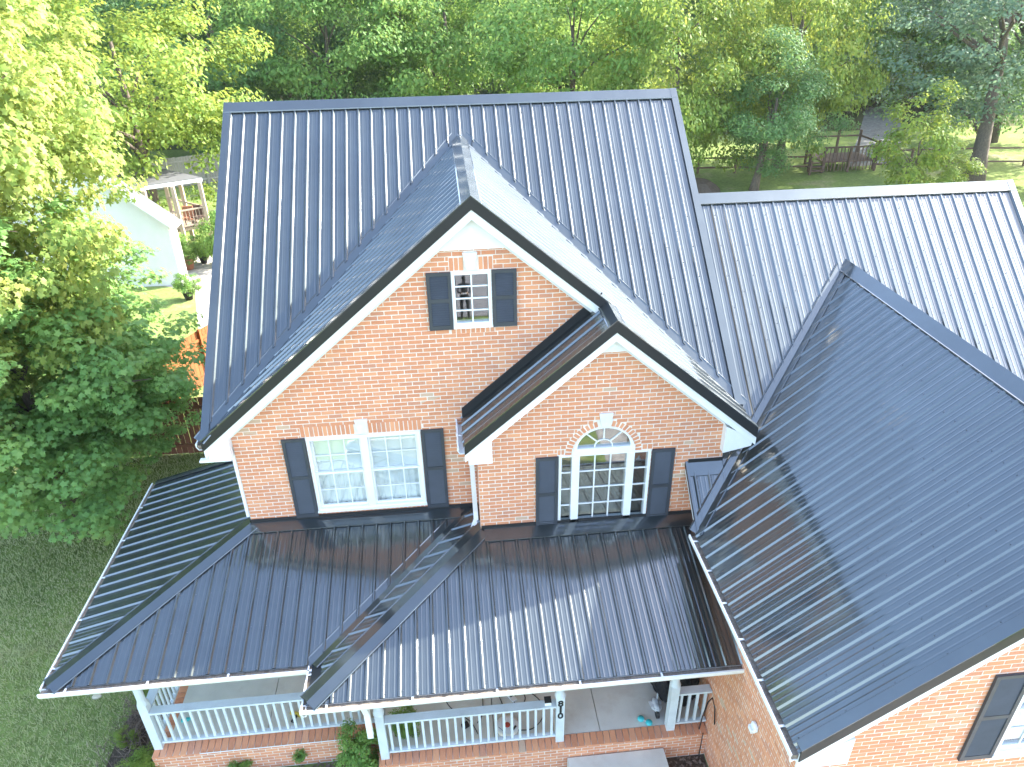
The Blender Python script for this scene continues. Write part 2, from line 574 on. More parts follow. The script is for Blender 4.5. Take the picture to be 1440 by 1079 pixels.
def slope(O, eu, lo3, hi3, u_start=None, lo_off=0.0, hi_off=0.0, up=None, deck=0.13, screws=True, rib0=0.11):
    """a roof plane: eu = level direction along the eave; lo3 / hi3 = 3D polylines of its lower and upper edge"""
    O, eu = Vector(O), Vector(eu).normalized()
    P = [Vector(p) for p in lo3] + [Vector(p) for p in hi3]
    # normal from the points
    best = None
    for p in P:
        w = (p - O) - eu * (p - O).dot(eu)
        if best is None or w.length > best.length:
            best = w
    ev = best.normalized()
    if ev.z < 0:
        ev = -ev
    n = eu.cross(ev).normalized()
    if n.z < 0:
        n = -n
    def uv(p):
        q = Vector(p) - O
        return (q.dot(eu), q.dot(ev))
    lo = sorted([uv(p) for p in lo3], key=lambda t: t[0])
    hi = sorted([uv(p) for p in hi3], key=lambda t: t[0])
    u0, u1 = max(lo[0][0], hi[0][0]), min(lo[-1][0], hi[-1][0])
    # deck
    poly = [O + eu * u + ev * v - n * 0.004 for u, v in lo] + [O + eu * u + ev * v - n * 0.004 for u, v in reversed(hi)]
    cl = []
    for p in poly:
        if not cl or (p - cl[-1]).length > 1e-4:
            cl.append(p)
    if (cl[0] - cl[-1]).length < 1e-4:
        cl.pop()
    part = MB().prism(cl, -n * deck).build('roof_slope', M['trim_dark'], house)
    # profile stations
    st = []
    kk = math.floor((u0 - rib0) / RIB) - 1
    base = u0 + rib0 if u_start is None else u_start
    i0 = math.floor((u0 - base) / RIB) - 1
    i1 = math.ceil((u1 - base) / RIB) + 1
    for i in range(i0, i1):
        for du, h in PROF:
            u = base + i * RIB + du
            if u0 < u < u1:
                st.append((u, h))
    def hgt(u):
        t = (u - base + 0.03) % RIB - 0.03
        pr = PROF + [(RIB - 0.03, 0)]
        for (a, ha), (b, hb) in zip(pr[:-1], pr[1:]):
            if a <= t <= b:
                return ha + (hb - ha) * (t - a) / max(1e-9, b - a)
        return 0
    for u, _ in lo[:] + hi[:]:
        if u0 <= u <= u1:
            st.append((u, hgt(u)))
    st += [(u0, hgt(u0)), (u1, hgt(u1))]
    st = sorted(set((round(u, 5), h) for u, h in st))
    def loff(ua, ub):
        return lo_off((ua + ub) / 2) if callable(lo_off) else lo_off
    # split into sheets four ribs wide
    def rows(seg):
        mb = MB()
        for (ua, ha), (ub, hb) in zip(seg[:-1], seg[1:]):
            la, lb = interp(lo, ua) + loff(ua, ub), interp(lo, ub) + loff(ua, ub)
            ta, tb_ = interp(hi, ua) - hi_off, interp(hi, ub) - hi_off
            if ta - la < 0.002 and tb_ - lb < 0.002:
                continue
            ta, tb_ = max(ta, la), max(tb_, lb)
            q = [O + eu * ua + ev * la + n * (0.012 + ha), O + eu * ub + ev * lb + n * (0.012 + hb),
                 O + eu * ub + ev * tb_ + n * (0.012 + hb), O + eu * ua + ev * ta + n * (0.012 + ha)]
            mb.add(q, [(0, 1, 2, 3)])
            # closed lower end of the sheet
            mb.add([q[0] - n * (ha + 0.012), q[1] - n * (hb + 0.012), q[1], q[0]], [(0, 1, 2, 3)])
        return mb
    bounds = [u0]
    i = i0
    while True:
        b = base + i * RIB + 0.0305
        if b > u0 + 0.08 and b < u1 - 0.08 and (i - i0) % 4 == 0:
            bounds.append(b)
        i += 1
        if b > u1:
            break
    bounds.append(u1)
    for a, b in zip(bounds[:-1], bounds[1:]):
        seg = [(a, hgt(a))] + [(u, h) for u, h in st if a + 1e-5 < u < b - 1e-5] + [(b, hgt(b))]
        m = rows(seg)
        if m.f:
            m.build('roof_panel', M['roof'], part)
    if screws:
        mb = MB()
        for i in range(i0, i1):
            for off in (0.045,):
                u = base + i * RIB + off
                if not (u0 + 0.02 < u < u1 - 0.02):
                    continue
                l, t = interp(lo, u) + loff(u, u), interp(hi, u) - hi_off
                vv = l + 0.07
                while vv < t - 0.04:
                    c = O + eu * (u + random.uniform(-.006, .006)) + ev * (vv + random.uniform(-.012, .012)) + n * 0.0125
                    r = 0.006
                    vs = []
                    for hh, rr in ((0, r * 1.3), (0.006, r)):
                        for j in range(6):
                            a = j * PI / 3
                            vs.append(c + eu * rr * math.cos(a) + ev * rr * math.sin(a) + n * hh)
                    mb.add(vs, [(j, (j + 1) % 6, 6 + (j + 1) % 6, 6 + j) for j in range(6)] + [tuple(range(6, 12))])
                    vv += 0.61
        if mb.f:
            mb.build('screw_row', M['screw'], part, 'stuff')
    return part, n, ev


main_part, n_main, ev_main = slope((X0, YF, ZE), (1, 0, 0), [(X0, YF, ZE), (XG, YB, ZG), (X1, YF, ZE)], [(X0, YR, ZR), (X1, YR, ZR)], lo_off=lambda u: .17 if abs(u - (XG - X0)) > .22 else .02, hi_off=0.02)
YBE = 2 * YR - YF
_, n_back, _ = slope((X0, YBE, ZE), (1, 0, 0), [(X0, YBE, ZE), (X1, YBE, ZE)], [(X0, YR, ZR), (X1, YR, ZR)], screws=False)
_, n_gl, _ = slope((X0, YF, ZE), (0, 1, 0), [(X0, YF, ZE), (XG, YB, ZG)], [(XG, YF, ZG), (XG, YB, ZG)], lo_off=0.10, hi_off=0.02)
_, n_gr, _ = slope((X1, YF, ZE), (0, 1, 0), [(X1, YF, ZE), (XG, YB, ZG)], [(XG, YF, ZG), (XG, YB, ZG)], lo_off=0.10, hi_off=0.02)
YS = YF - D
slope((X1, YF, ZE), (0, 1, 0), [(X1, YS, ZE), (X1, YF, ZE)], [(XS, YS, ZS), (XS, YF, ZS)], u_start=0.11)
_, n_sl, _ = slope((XSL, 0, ZSL), (0, 1, 0), [(XSL, YS, ZSL), (XSL, 0.0, ZSL)], [(XS, YS, ZS), (XS, 0.0, ZS)], rib0=0.14, lo_off=-.012)
# porch
kpb = (Z0B - ZP) / PO
XT = XP
kb = (Z0B - ZP) / (XT - XI)
XV = XI + PO * kp / kb          # head of the porch valley at the wall
_, n_pl, _ = slope((-PO, 0, ZP), (0, 1, 0), [(-PO, -PO, ZP), (-PO, YBK, ZP)], [(-PO, -PO, ZP), (0, 0, Z0), (0, YBK, Z0)], lo_off=-.012)
_, n_pf, _ = slope((0, -PO, ZP), (1, 0, 0), [(-PO, -PO, ZP), (XI, -PO, ZP), (XV, 0, Z0)], [(-PO, -PO, ZP), (0, 0, Z0), (XV, 0, Z0)], lo_off=lambda u: -.012 if u < XI - .01 else .02)
n_bl = Vector((-kb, 0, 1)).normalized()
slope((XI, 0, ZP), (0, 1, 0), [(XI, -PO - D, ZP), (XI, -PO, ZP), (XV, 0, Z0)], [(XI, -PO - D, ZP), (XT, -D, Z0B), (XT, 0, Z0B)], lo_off=0.16)
_, n_pb, _ = slope((0, -PO - D, ZP), (1, 0, 0), [(XI, -PO - D, ZP), (XPR, -PO - D, ZP)], [(XI, -PO - D, ZP), (XT, -D, Z0B), (XPR, -D, Z0B)], lo_off=-.012)
# wing and garage
zA = wing_z(YGE)
XGR2 = 2 * XGR - XGE
slope((XWL, 0, wing_z(0)), (1, 0, 0), [(XWL, YGE, zA), (WX + 0.02, YGE + (WX - XGE) * (YGV - YGE) / (XGR - XGE), wing_z(YGE + (WX - XGE) * (YGV - YGE) / (XGR - XGE)))],
      [(XWL, -D, ZC), (WX + 0.02, -D, ZC)], hi_off=0.01, u_start=0.1)
_yv = YGE + (WX + 0.02 - XGE) * (YGV - YGE) / (XGR - XGE)
_, n_wf, _ = slope((XWL, 0, wing_z(0)), (1, 0, 0), [(WX + 0.02, _yv, wing_z(_yv)), (XGR, YGV, wing_z(YGV)), (XW2, YGV - (XW2 - XGR) * (YGV - YGE) / (XGR - XGE), wing_z(YGV - (XW2 - XGR) * (YGV - YGE) / (XGR - XGE)))],
      [(WX + 0.02, YW, ZW), (XW2, YW, ZW)], lo_off=lambda u: .14 if abs(u - (XGR - XWL)) > .22 else .02, hi_off=0.02, u_start=0.1)
YWB = 2 * YW - YGE
_, n_wb, _ = slope((WX + .02, YWB, zA), (1, 0, 0), [(WX + .02, YWB, zA), (XW2, YWB, zA)], [(WX + .02, YW, ZW), (XW2, YW, ZW)], screws=False)
_, n_Gl, _ = slope((XGE, 0, ZGE), (0, 1, 0), [(XGE, YGF, ZGE), (XGE, YGE, ZGE), (XGR, YGV, ZGR)], [(XGR, YGF, ZGR), (XGR, YGV, ZGR)], hi_off=0.02, lo_off=lambda u: -.012 if u < YGE - .01 else .10)
_, n_Gr, _ = slope((XGR2, 0, ZGE), (0, 1, 0), [(XGR2, YGF, ZGE), (XGR2, YGE, ZGE), (XGR, YGV, ZGR)], [(XGR, YGF, ZGR), (XGR, YGV, ZGR)], screws=False)


def cap(name, a, b, n1, n2, w=0.17, off=0.042, mat='roof', flip=False):
    """folded strip along a ridge, hip or valley between planes with normals n1, n2"""
    a, b = Vector(a), Vector(b)
    d = (b - a).normalized()
    n1, n2 = Vector(n1).normalized(), Vector(n2).normalized()
    p1, p2 = n1.cross(d).normalized(), n2.cross(d).normalized()
    m = (n1 + n2).normalized()
    s = 1 if flip else -1
    if (p1.dot(m)) * s < 0:
        p1 = -p1
    if (p2.dot(m)) * s < 0:
        p2 = -p2
    top = m * (off / max(0.3, m.dot(n1)))
    t = 0.004
    sec = [p1 * w + n1 * off, p1 * (w - .010) + n1 * (off + .009), p1 * (w - .024) + n1 * off, top, p2 * (w - .024) + n2 * off, p2 * (w - .010) + n2 * (off + .009), p2 * w + n2 * off, p2 * w + n2 * (off - t - 0.012), p2 * (w - 0.012) + n2 * (off - t), top - m * t * 1.4, p1 * (w - 0.012) + n1 * (off - t), p1 * w + n1 * (off - t - 0.012)]
    return MB().sweep(a, b, sec).build(name, M[mat], house)


V = Vector
cap('ridge_cap', (X0 - .01, YR, ZR), (X1 + .01, YR, ZR), n_main, n_back, 0.2)
cap('ridge_cap', (XG, YF - .02, ZG), (XG, YB + .24, ZG), n_gl, n_gr, 0.16)
cap('ridge_cap', (XS, YS - .02, ZS), (XS, YF + 0.02, ZS), n_sl, n_gr, 0.14)
cap('ridge_cap', (X1 - 0.1, YW, ZW), (XW2 + .01, YW, ZW), n_wf, n_wb, 0.2)
cap('ridge_cap', (XGR, YGF - .02, ZGR), (XGR, YGV + .26, ZGR), n_Gl, n_Gr, 0.2)
cap('hip_cap', (-PO + .02, -PO + .02, ZP + .004), (0, 0, Z0), n_pl, n_pf, 0.17)
cap('hip_cap', (XI + .02, -PO - D + .02, ZP + .004), (XT, -D, Z0B), n_bl, n_pb, 0.17)
# valleys
def toward(a, b, t):
    return tuple(V(a).lerp(V(b), t))


cap('valley_flashing', (X0, YF, ZE), toward((X0, YF, ZE), (XG, YB, ZG), .995), n_main, n_gl, 0.16, 0.020, flip=True)
cap('valley_flashing', (X1, YF, ZE), toward((X1, YF, ZE), (XG, YB, ZG), .995), n_main, n_gr, 0.16, 0.020, flip=True)
cap('valley_flashing', (XI, -PO, ZP), (XV, 0, Z0), n_pf, n_bl, 0.13, 0.020, flip=True)
cap('valley_flashing', (XGE, YGE, ZGE), toward((XGE, YGE, ZGE), (XGR, YGV, ZGR), .975), n_wf, n_Gl, 0.14, 0.030, flip=True)


def rake(a, b, out, n, soffit_depth, dark=0.10, white=0.105, top=.10):
    """dark metal rake trim plus white board under it; a = low end, b = high end, out = outward level direction"""
    a, b, out, n = V(a), V(b), V(out), V(n).normalized()
    n = V((0, 0, 1 / n.z))
    dn = -n
    sec = [out * .022 + n * .046, -out * top + n * .046, -out * top + n * .034, out * .022 + n * .034]
    MB().sweep(a, b, sec).build('rake_trim', M['roof'], house)
    sec = [out * .024 + n * .033, out * .010 + n * .033, out * .010 + dn * dark, out * .024 + dn * dark]
    MB().sweep(a, b, sec).build('rake_face', M['trim_dark'], house)
    sec = [out * .004 + dn * .02, -out * soffit_depth + dn * .02 - out * 0.0, -out * soffit_depth + dn * (dark + .02), -out * .022 + dn * (dark + .02), -out * .022 + dn * (dark + white), out * .004 + dn * (dark + white)]
    sec = [out * .006 + dn * (dark - .03), -out * .022 + dn * (dark - .03), -out * .022 + dn * (dark + white), out * .006 + dn * (dark + white)]
    MB().sweep(a, b, sec).build('fascia', M['white'], house)


fwd = (0, -1, 0)
rake((X0, YF, ZE), (XG, YF, ZG), fwd, n_gl, .15)
rake((XS + .05, YF, ZS - .04), (XG, YF, ZG), fwd, n_gr, .15)
rake((X1, YS, ZE), (XS, YS, ZS), fwd, n_gr, .15)
rake((XSL, YS, ZSL), (XS, YS, ZS), fwd, n_sl, .15)
rake((XGE, YGF, ZGE), (XGR, YGF, ZGR), fwd, n_Gl, .15)
rake((XGR2, YGF, ZGE), (XGR, YGF, ZGR), fwd, n_Gr, .15)
for xx, o in ((X0, (-1, 0, 0)), (X1, (1, 0, 0))):
    rake((xx, YF, ZE), (xx, YR, ZR), o, n_main, .2, 0.10, 0.12)
    rake((xx, YBE, ZE), (xx, YR, ZR), o, n_back, .2, 0.10, 0.12)
rake((XW2, YGE, zA), (XW2, YW, ZW), (1, 0, 0), n_wf, .2)
rake((XWL, YGE, zA), (XWL, -D, ZC), (-1, 0, 0), n_wf, .1, 0.015, .09, .02)
rake((-PO, YBK, ZP), (0, YBK, Z0), (0, 1, 0), n_pl, .1, 0.06, .1)
MB().sweep((-PO + .04, YBK + .01, ZP + .05), (0, YBK + .01, Z0 + .04), [V((0, 0, 0)), V((0, -.07, 0)), V((0, -.07, .012)), V((0, 0, .012))]).build('rake_trim', M['roof'], house)

# white frieze boards on the walls under the rakes and the filled gable tops
def frieze(xl, zl, xa, za, xr, zr, yw, drop, hgt):
    kl, k2 = (za - zl) / (xa - xl), (za - zr) / (xr - xa)
    dl, d2 = drop * math.hypot(1, kl), drop * math.hypot(1, k2)
    h1, h2 = (drop + hgt) * math.hypot(1, kl), (drop + hgt) * math.hypot(1, k2)
    MB().prism([(xl, yw, zl - dl), (xa, yw, za - dl), (xa, yw, za - h1), (xl, yw, zl - h1)], (0, .03, 0)).build('frieze_board', M['white'], house)
    MB().prism([(xa, yw, za - d2), (xr, yw, zr - d2), (xr, yw, zr - h2), (xa, yw, za - h2)], (0, .03, 0)).build('frieze_board', M['white'], house)


frieze(X0, ZE, XG, ZG, X1, ZE, -0.035, .05, .215)
frieze(XSL, ZSL, XS, ZS, X1, ZE, -D - 0.035, .05, .215)
frieze(XGE, ZGE, XGR, ZGR, XGR2, ZGE, -4.92 - 0.035, .05, .215)
MB().prism([(XG - (ZG - 7.68) / 0.835 + .12, -.045, 7.68), (XG + (ZG - 7.68) / kr - .12, -.045, 7.68), (XG, -.045, ZG - .12)], (0, .04, 0)).build('gable_panel', M['white'], house)
MB().prism([(XS - (ZS - 6.30) / 0.9 + .12, -D - .045, 6.30), (XS + (ZS - 6.30) / kr - .12, -D - .045, 6.30), (XS, -D - .045, ZS - .12)], (0, .04, 0)).build('gable_panel', M['white'], house)
# cornice returns
for x0, x1, y0, y1, z0, z1 in ((WX - .06, X1 - .03, YS + .02, -D + .05, ZE - .40, ZE - .14),
                               (XSL + .05, XP + .22, YS + .02, -D + .02, ZSL - .34, ZSL - .10),
                               (X0 + .03, -.004, YF + .02, .05, ZE - .30, ZE - .08),
                               (XGE + .06, 7.62, YGF + .02, -4.90, ZGE - .32, ZGE - .10)):
    if x1 > 7.7:
        pts = [(x0, y0, z0), (x1 - .02, y0, z0 + .10), (x1, y0, z1 - .02), (x0, y0, z1 + .22)]
    elif x0 < 0:
        pts = [(x0, y0, z0), (x1, y0, z0), (x1, y0, z1 + .24), (x0 + .02, y0, z1 - .02)]
    else:
        pts = [(x0, y0, z0), (x1, y0, z0), (x1, y0, z1 + .22), (x0, y0, z1)]
    MB().prism(pts, (0, y1 - y0, 0)).build('cornice_return', M['white'], house)


# gutters: a U shaped trough with leaf litter, hangers
def gutter(a, b, out, w=0.115, h=0.10, step=0.9, litter=True):
    a, b, out = V(a), V(b), V(out)
    a, b = a - out * .02, b - out * .02
    up = V((0, 0, 1))
    sec = [V((0, 0, 0)), out * .0 - up * h, out * (w * .72) - up * h, out * w - up * (h * .45), out * w + up * .012, out * (w - .022) + up * .012, out * (w - .022) + up * .0,
           out * (w - .008) - up * (h * .45), out * (w * .70) - up * (h - .008), out * .008 - up * (h - .008), out * .008]
    g = MB().sweep(a, b, sec).build('gutter', M['gutter'], house)
    d = (b - a)
    L = d.length
    d.normalize()
    if litter:
        MB().sweep(a + d * .01, b - d * .01, [out * .009 - up * .018, out * (w * .88) - up * .026, out * (w * .8) - up * .06, out * (w * .7) - up * (h - .009), out * .009 - up * (h - .009)]).build('leaf_litter', M['litter'], g)
    t = 0.35
    while t < L - 0.1:
        c = a + d * t
        MB().obox(c + out * (w * .5) + up * .004, d * .014, out * (w * .5), up * .003).build('hanger', M['gutter'], g)
        t += step
    return g


gutter((-PO - .01, -PO, ZP - .01), (-PO - .01, YBK, ZP - .01), (-1, 0, 0))
gutter((-PO - .09, -PO - .005, ZP - .01), (XI, -PO - .005, ZP - .01), fwd, step=1.1)
gutter((XI - .01, -PO - D - .1, ZP - .01), (XI - .01, -PO - .01, ZP - .01), (-1, 0, 0), .07, .1, step=.25)
gutter((XI - .07, -PO - D - .01, ZP - .01), (XPR, -PO - D - .01, ZP - .01), fwd, step=1.15)
gutter((X0 - .01, YF + .0, ZE - .02), (X0 - .01, YBE, ZE - .02), (-1, 0, 0))
gutter((XSL - .01, YS, ZSL - .02), (XSL - .01, 0.0, ZSL - .02), (-1, 0, 0), step=.45, litter=False)
gutter((XGE - .01, YGF, ZGE - .02), (XGE - .01, YGE + .02, ZGE - .02), (-1, 0, 0), step=.62)
MB().box(X0 - .10, -.002, YF - .03, YF + .06, ZE - .335, ZE - .302).build('gutter_return', M['gutter'], house)


def downspout(pts, w=0.075, dpt=0.055):
    mb = MB()
    for p, q in zip(pts[:-1], pts[1:]):
        p, q = V(p), V(q)
        d = (q - p).normalized()
        x = V((1, 0, 0)) if abs(d.x) < .9 else V((0, 1, 0))
        y = d.cross(x).normalized()
        x = y.cross(d).normalized()
        mb.sweep(p - d * .012, q + d * .012, [x * w / 2 + y * dpt / 2, -x * w / 2 + y * dpt / 2, -x * w / 2 - y * dpt / 2, x * w / 2 - y * dpt / 2])
    return mb.build('downspout', M['white'], house)


downspout([(XP - .09, -.30, ZSL - .36), (XP - .065, -.30, 3.30), (XP - .065, -.40, 3.2), (XP - .12, -.52, 3.14)])
downspout([(1.83, -3.02, 2.36), (1.83, -3.0, 2.22), (1.86, -2.60, 1.72), (1.88, -2.54, 1.5), (1.875, -2.52, .92)], .085, .07)
# narrow white corner post on the left corner of the front wall
MB().box(-.05, -.004, -.012, .06, 3.30, ZE - .2).build('corner_board', M['white'], house)

# ------------------------------------------------------------------ brick walls
BRICKS = []           # (centre, half size vectors, normal, parent)
CL, CH, MG = 0.203, 0.0695, 0.010


def inside_intervals(poly, holes, c):
    def cross(pl):
        xs = []
        m = len(pl)
        for i in range(m):
            (xa, za), (xb, zb) = pl[i], pl[(i + 1) % m]
            if (za <= c) != (zb <= c):
                xs.append(xa + (xb - xa) * (c - za) / (zb - za))
        return sorted(xs)
    xs = cross(poly)
    iv = [(xs[i], xs[i + 1]) for i in range(0, len(xs) - 1, 2)]
    for h in holes:
        hx = cross(h)
        for j in range(0, len(hx) - 1, 2):
            a, b = hx[j], hx[j + 1]
            out = []
            for p, q in iv:
                if b <= p or a >= q:
                    out.append((p, q))
                else:
                    if a > p:
                        out.append((p, a))
                    if b < q:
                        out.append((b, q))
            iv = out
    return iv


def course(poly, holes, zref, ph, toworld, parent, z_from=None):
    zs = [p[1] for p in poly]
    i = math.floor((min(zs) - zref) / CH)
    while True:
        z = zref + i * CH
        if z + CH / 2 > max(zs):
            break
        if z_from is None or z > z_from:
            shift = (i % 2) * CL / 2 + ph
            for a, b in inside_intervals(poly, holes, z + CH / 2):
                k0 = math.floor((a - shift) / CL)
                x = shift + k0 * CL
                while x < b:
                    p, q = max(x + MG / 2, a + .003), min(x + CL - MG / 2, b - .003)
                    if q - p > 0.022:
                        BRICKS.append((toworld, (p + q) / 2, z + CH / 2, (q - p) / 2, (CH - MG) / 2, 0.0, parent))
                    x += CL
        i += 1


def wall(poly, holes, toworld, thick, brickholes=(), zref=0.0, ph=0.0, brick=True, mat='mortar', name='wall'):
    """poly in (along, z); toworld(along, z, depth) -> world, depth>0 is outside"""
    pts = [toworld(a, z, -0.003) for a, z in poly]
    hl = [[toworld(a, z, -0.003) for a, z in h] for h in holes]
    ext = toworld(0, 0, -thick) - toworld(0, 0, 0)
    w = MB().prism(pts, ext, hl).build(name, M[mat], house)
    if brick:
        course(poly, list(holes) + list(brickholes), zref, ph, toworld, w)
    return w


def front(y):
    return lambda a, z, d: V((a, y - d, z))


def leftface(x):
    return lambda a, z, d: V((x - d, a, z))


def rect(x0, x1, z0, z1):
    return [(x0, z0), (x1, z0), (x1, z1), (x0, z1)]


WIN1 = (1.115, 2.89, 3.30, 4.75)
WIN2 = (3.52, 4.09, 6.49, 7.355)
SL0, SL1 = 4.995, 6.44
ARC, ARZ, ARR = 5.69, 4.53, 0.49
arch_hole = [(SL0, 3.18), (SL1, 3.18), (SL1, 4.545), (ARC + ARR, 4.545)] + [(ARC + ARR * math.cos(t), ARZ + ARR * math.sin(t)) for t in np.linspace(0.05, PI - .05, 15)] + [(ARC - ARR, 4.545), (SL0, 4.545)]
GW = (9.535, 11.45, 2.84, 4.30)

def soldier(tow, x0, x1, z0, h, parent, n=None, keep=None):
    """a row of upright bricks"""
    w = 0.0695
    n = n or max(2, round((x1 - x0) / w))
    w = (x1 - x0) / n
    for i in range(n):
        x = x0 + (i + .5) * w
        if keep and not keep(x):
            continue
        BRICKS.append((tow, x, z0 + h / 2, w / 2 - MG / 2, h / 2 - MG / 2, 0.0, parent))


f0 = front(0.0)
fy = lambda x: (ZE - 0.05 + (x - X0) * .835)
facade_poly = [(0, FL), (XP, FL), (XP, 3.0), (XP + .05, 3.0), (XP + .05, 4.6), (XS, ZS - .02), (XG, ZG - .06), (0.0, ZE + .26)]
facade_poly = [(0, FL), (XP, FL), (XP, 4.9), (6.5, 6.15), (XG, ZG - .07), (0.0, ZE + .24)]
head1 = rect(1.05, 2.92, 4.755, 4.755 + .20)
head2 = rect(3.50, 4.12, 7.36, 7.56)
sill1 = rect(1.09, 2.92, 3.20, 3.295)
sill2 = rect(3.48, 4.12, 6.385, 6.485)
w_fac = wall(facade_poly, [rect(*WIN1), rect(*WIN2)], f0, .12, [head1, head2, sill1, sill2, rect(3.715, 3.89, 7.4, 7.64)])
key = lambda x, c, h: abs(x - c) > h
soldier(f0, 1.05, 2.92, 4.757, .2, w_fac, keep=lambda x: abs(x - 2.0) > .11)
soldier(f0, 3.50, 4.12, 7.36, .2, w_fac, keep=lambda x: abs(x - 3.80) > .11)
soldier(f0, 1.09, 2.92, 3.20, .095, w_fac)
soldier(f0, 3.48, 4.12, 6.385, .1, w_fac)
f1 = front(-D)
bay_poly = [(XP, FL), (WX, FL), (WX, ZE + .1), (XS, ZS - .07), (XP, ZSL + .05)]
ring_out = ARR + .115
ring_hole = [(ARC + ring_out * math.cos(t), ARZ + ring_out * math.sin(t)) for t in np.linspace(0.03, PI - .03, 21)]
head3 = rect(SL0 - .02, ARC - ring_out, 4.548, 4.65)
head4 = rect(ARC + ring_out, SL1 + .02, 4.548, 4.65)
w_bay = wall(bay_poly, [arch_hole], f1, .12, [ring_hole, head3, head4], ph=.05)
soldier(f1, SL0 - .02, ARC - ring_out, 4.55, .1, w_bay)
soldier(f1, ARC + ring_out, SL1 + .02, 4.55, .1, w_bay)
for i in range(25):
    t = PI * (i + .5) / 25
    if abs(t - PI / 2) < .16:
        continue
    BRICKS.append((f1, ARC + (ARR + .058) * math.cos(t), ARZ + (ARR + .058) * math.sin(t), .026, .05, t - PI / 2, w_bay))
# left return of the bay
w_ret = wall([(-D + .006, FL), (-.0, FL), (-.0, ZSL - .1), (-D + .006, ZSL - .1)], [], leftface(XP), .12, ph=.03)
# garage
GY = -4.92
GXL = 7.26
GXR = 2 * XGR - GXL
f2 = front(GY)
gar_poly = [(GXL, GR), (GXR, GR), (GXR, ZGE + .12), (XGR, ZGR - .08), (GXL, ZGE + .12)]
sill3 = rect(GW[0] - .03, GW[1] + .03, 2.74, 2.835)
head5 = rect(GW[0] - .05, GW[1] + .05, 4.305, 4.5)
gdoor = rect(XGR - 2.4, XGR + 2.4, GR, 1.7)
w_gar = wall(gar_poly, [rect(*GW), gdoor], f2, .12, [sill3, head5], ph=.02)
soldier(f2, GW[0] - .03, GW[1] + .03, 2.74, .095, w_gar)
soldier(f2, GW[0] - .05, GW[1] + .05, 4.305, .195, w_gar)
w_gl = wall([(GY + .006, GR), (-D, GR), (-D, ZGE - .02), (GY + .006, ZGE - .02)], [], leftface(GXL), .12, ph=.06)
# plain side and rear walls
gd = MB()
for r_ in range(4):
    gd.box(XGR - 2.38, XGR + 2.38, GY + .05, GY + .09, GR + .01 + r_ * .55, GR + .54 + r_ * .55)
gd.build('garage_door', M['white'], house)
MB().box(GXR - .12, GXR, GY + .13, YWB - .6, GR, ZGE - .02).build('wall', M['siding'], house)
side = [(0.13, GR), (9.5, GR), (9.5, ZE - .12), (YR, ZR - .22), (0.13, ZE - .05)]
MB().prism([(0.12, y, z) for y, z in side], (-.12, 0, 0)).build('wall', M['siding'], house)
MB().prism([(WX, y, z) for y, z in [(-D + .13, GR)] + side[1:4] + [(-D + .13, ZE - .25)]], (-.12, 0, 0)).build('wall', M['siding'], house)
MB().box(0.0, WX, 9.4, 9.52, GR, ZE - .12).build('wall', M['siding'], house)
MB().box(WX, XW2 - .3, YWB - .6, YWB - .5, GR, zA).build('wall', M['siding'], house)
MB().prism([(XW2 - .25, y, z) for y, z in [(-1.2, GR), (YWB - .5, GR), (YWB - .5, zA), (YW, ZW - .2), (-1.2, zA)]], (-.1, 0, 0)).build('wall', M['siding'], house)
# dark panels added so that the rooms read dark through the glass
MB().box(.15, WX - .15, 1.2, 1.3, FL, 4.85).build('dark_room_panel', M['room'], house)
MB().box(3.0, 4.7, 1.5, 1.6, 4.9, 7.5).build('dark_room_panel', M['room'], house)
MB().box(GXL + .3, GXR - .3, GY + 1.2, GY + 1.3, GR, 3.6).build('dark_room_panel', M['room'], house)

# black flashing where the porch roof meets the walls
MB().box(0.0, XP - .005, -.022, -.009, Z0 - .02, Z0 + .105).build('wall_flashing', M['trim_dark'], house)
MB().sweep((0.02, 0, Z0), (XV - .12, 0, Z0), [V((0, -.02, .045)), V((0, -.21, .045 - .21 * kp)), V((0, -.21, .030 - .21 * kp)), V((0, -.02, .03))]).build('apron_flashing', M['roof'], house)
MB().box(XP + .01, XPR, -D - .022, -D - .009, Z0B - .02, Z0B + .10).build('wall_flashing', M['trim_dark'], house)
MB().sweep((XP + .05, -D, Z0B), (XPR - .01, -D, Z0B), [V((0, -.02, .048)), V((0, -.24, .048 - .24 * kpb)), V((0, -.24, .034 - .24 * kpb)), V((0, -.02, .034))]).build('apron_flashing', M['roof'], house)
MB().box(XWL + .02, WX - .0, -D - .02, -D - .008, ZC, ZC + .10).build('wall_flashing', M['trim_dark'], house)
MB().sweep((XWL + .02, -D, ZC), (WX, -D, ZC), [V((0, -.02, .04)), V((0, -.17, .04 - .17 * kw)), V((0, -.17, .03 - .17 * kw)), V((0, -.02, .03))]).build('apron_flashing', M['roof'], house)
# step flashing where the bay's left roof dies into the big gable wall
_a, _b = V((XSL + .0, -.012, ZSL + .03)), V((XS - .05, -.012, ZS - .02))
MB().sweep(_a, _b, [V((0, 0, .0)), V((0, -.014, .0)), V((0, -.014, .16)), V((0, 0, .16))]).build('step_flashing', M['trim_dark'], house)
MB().box(-.03, 0.0, .02, YBK, Z0 - .02, Z0 + .06).build('wall_flashing', M['trim_dark'], house)
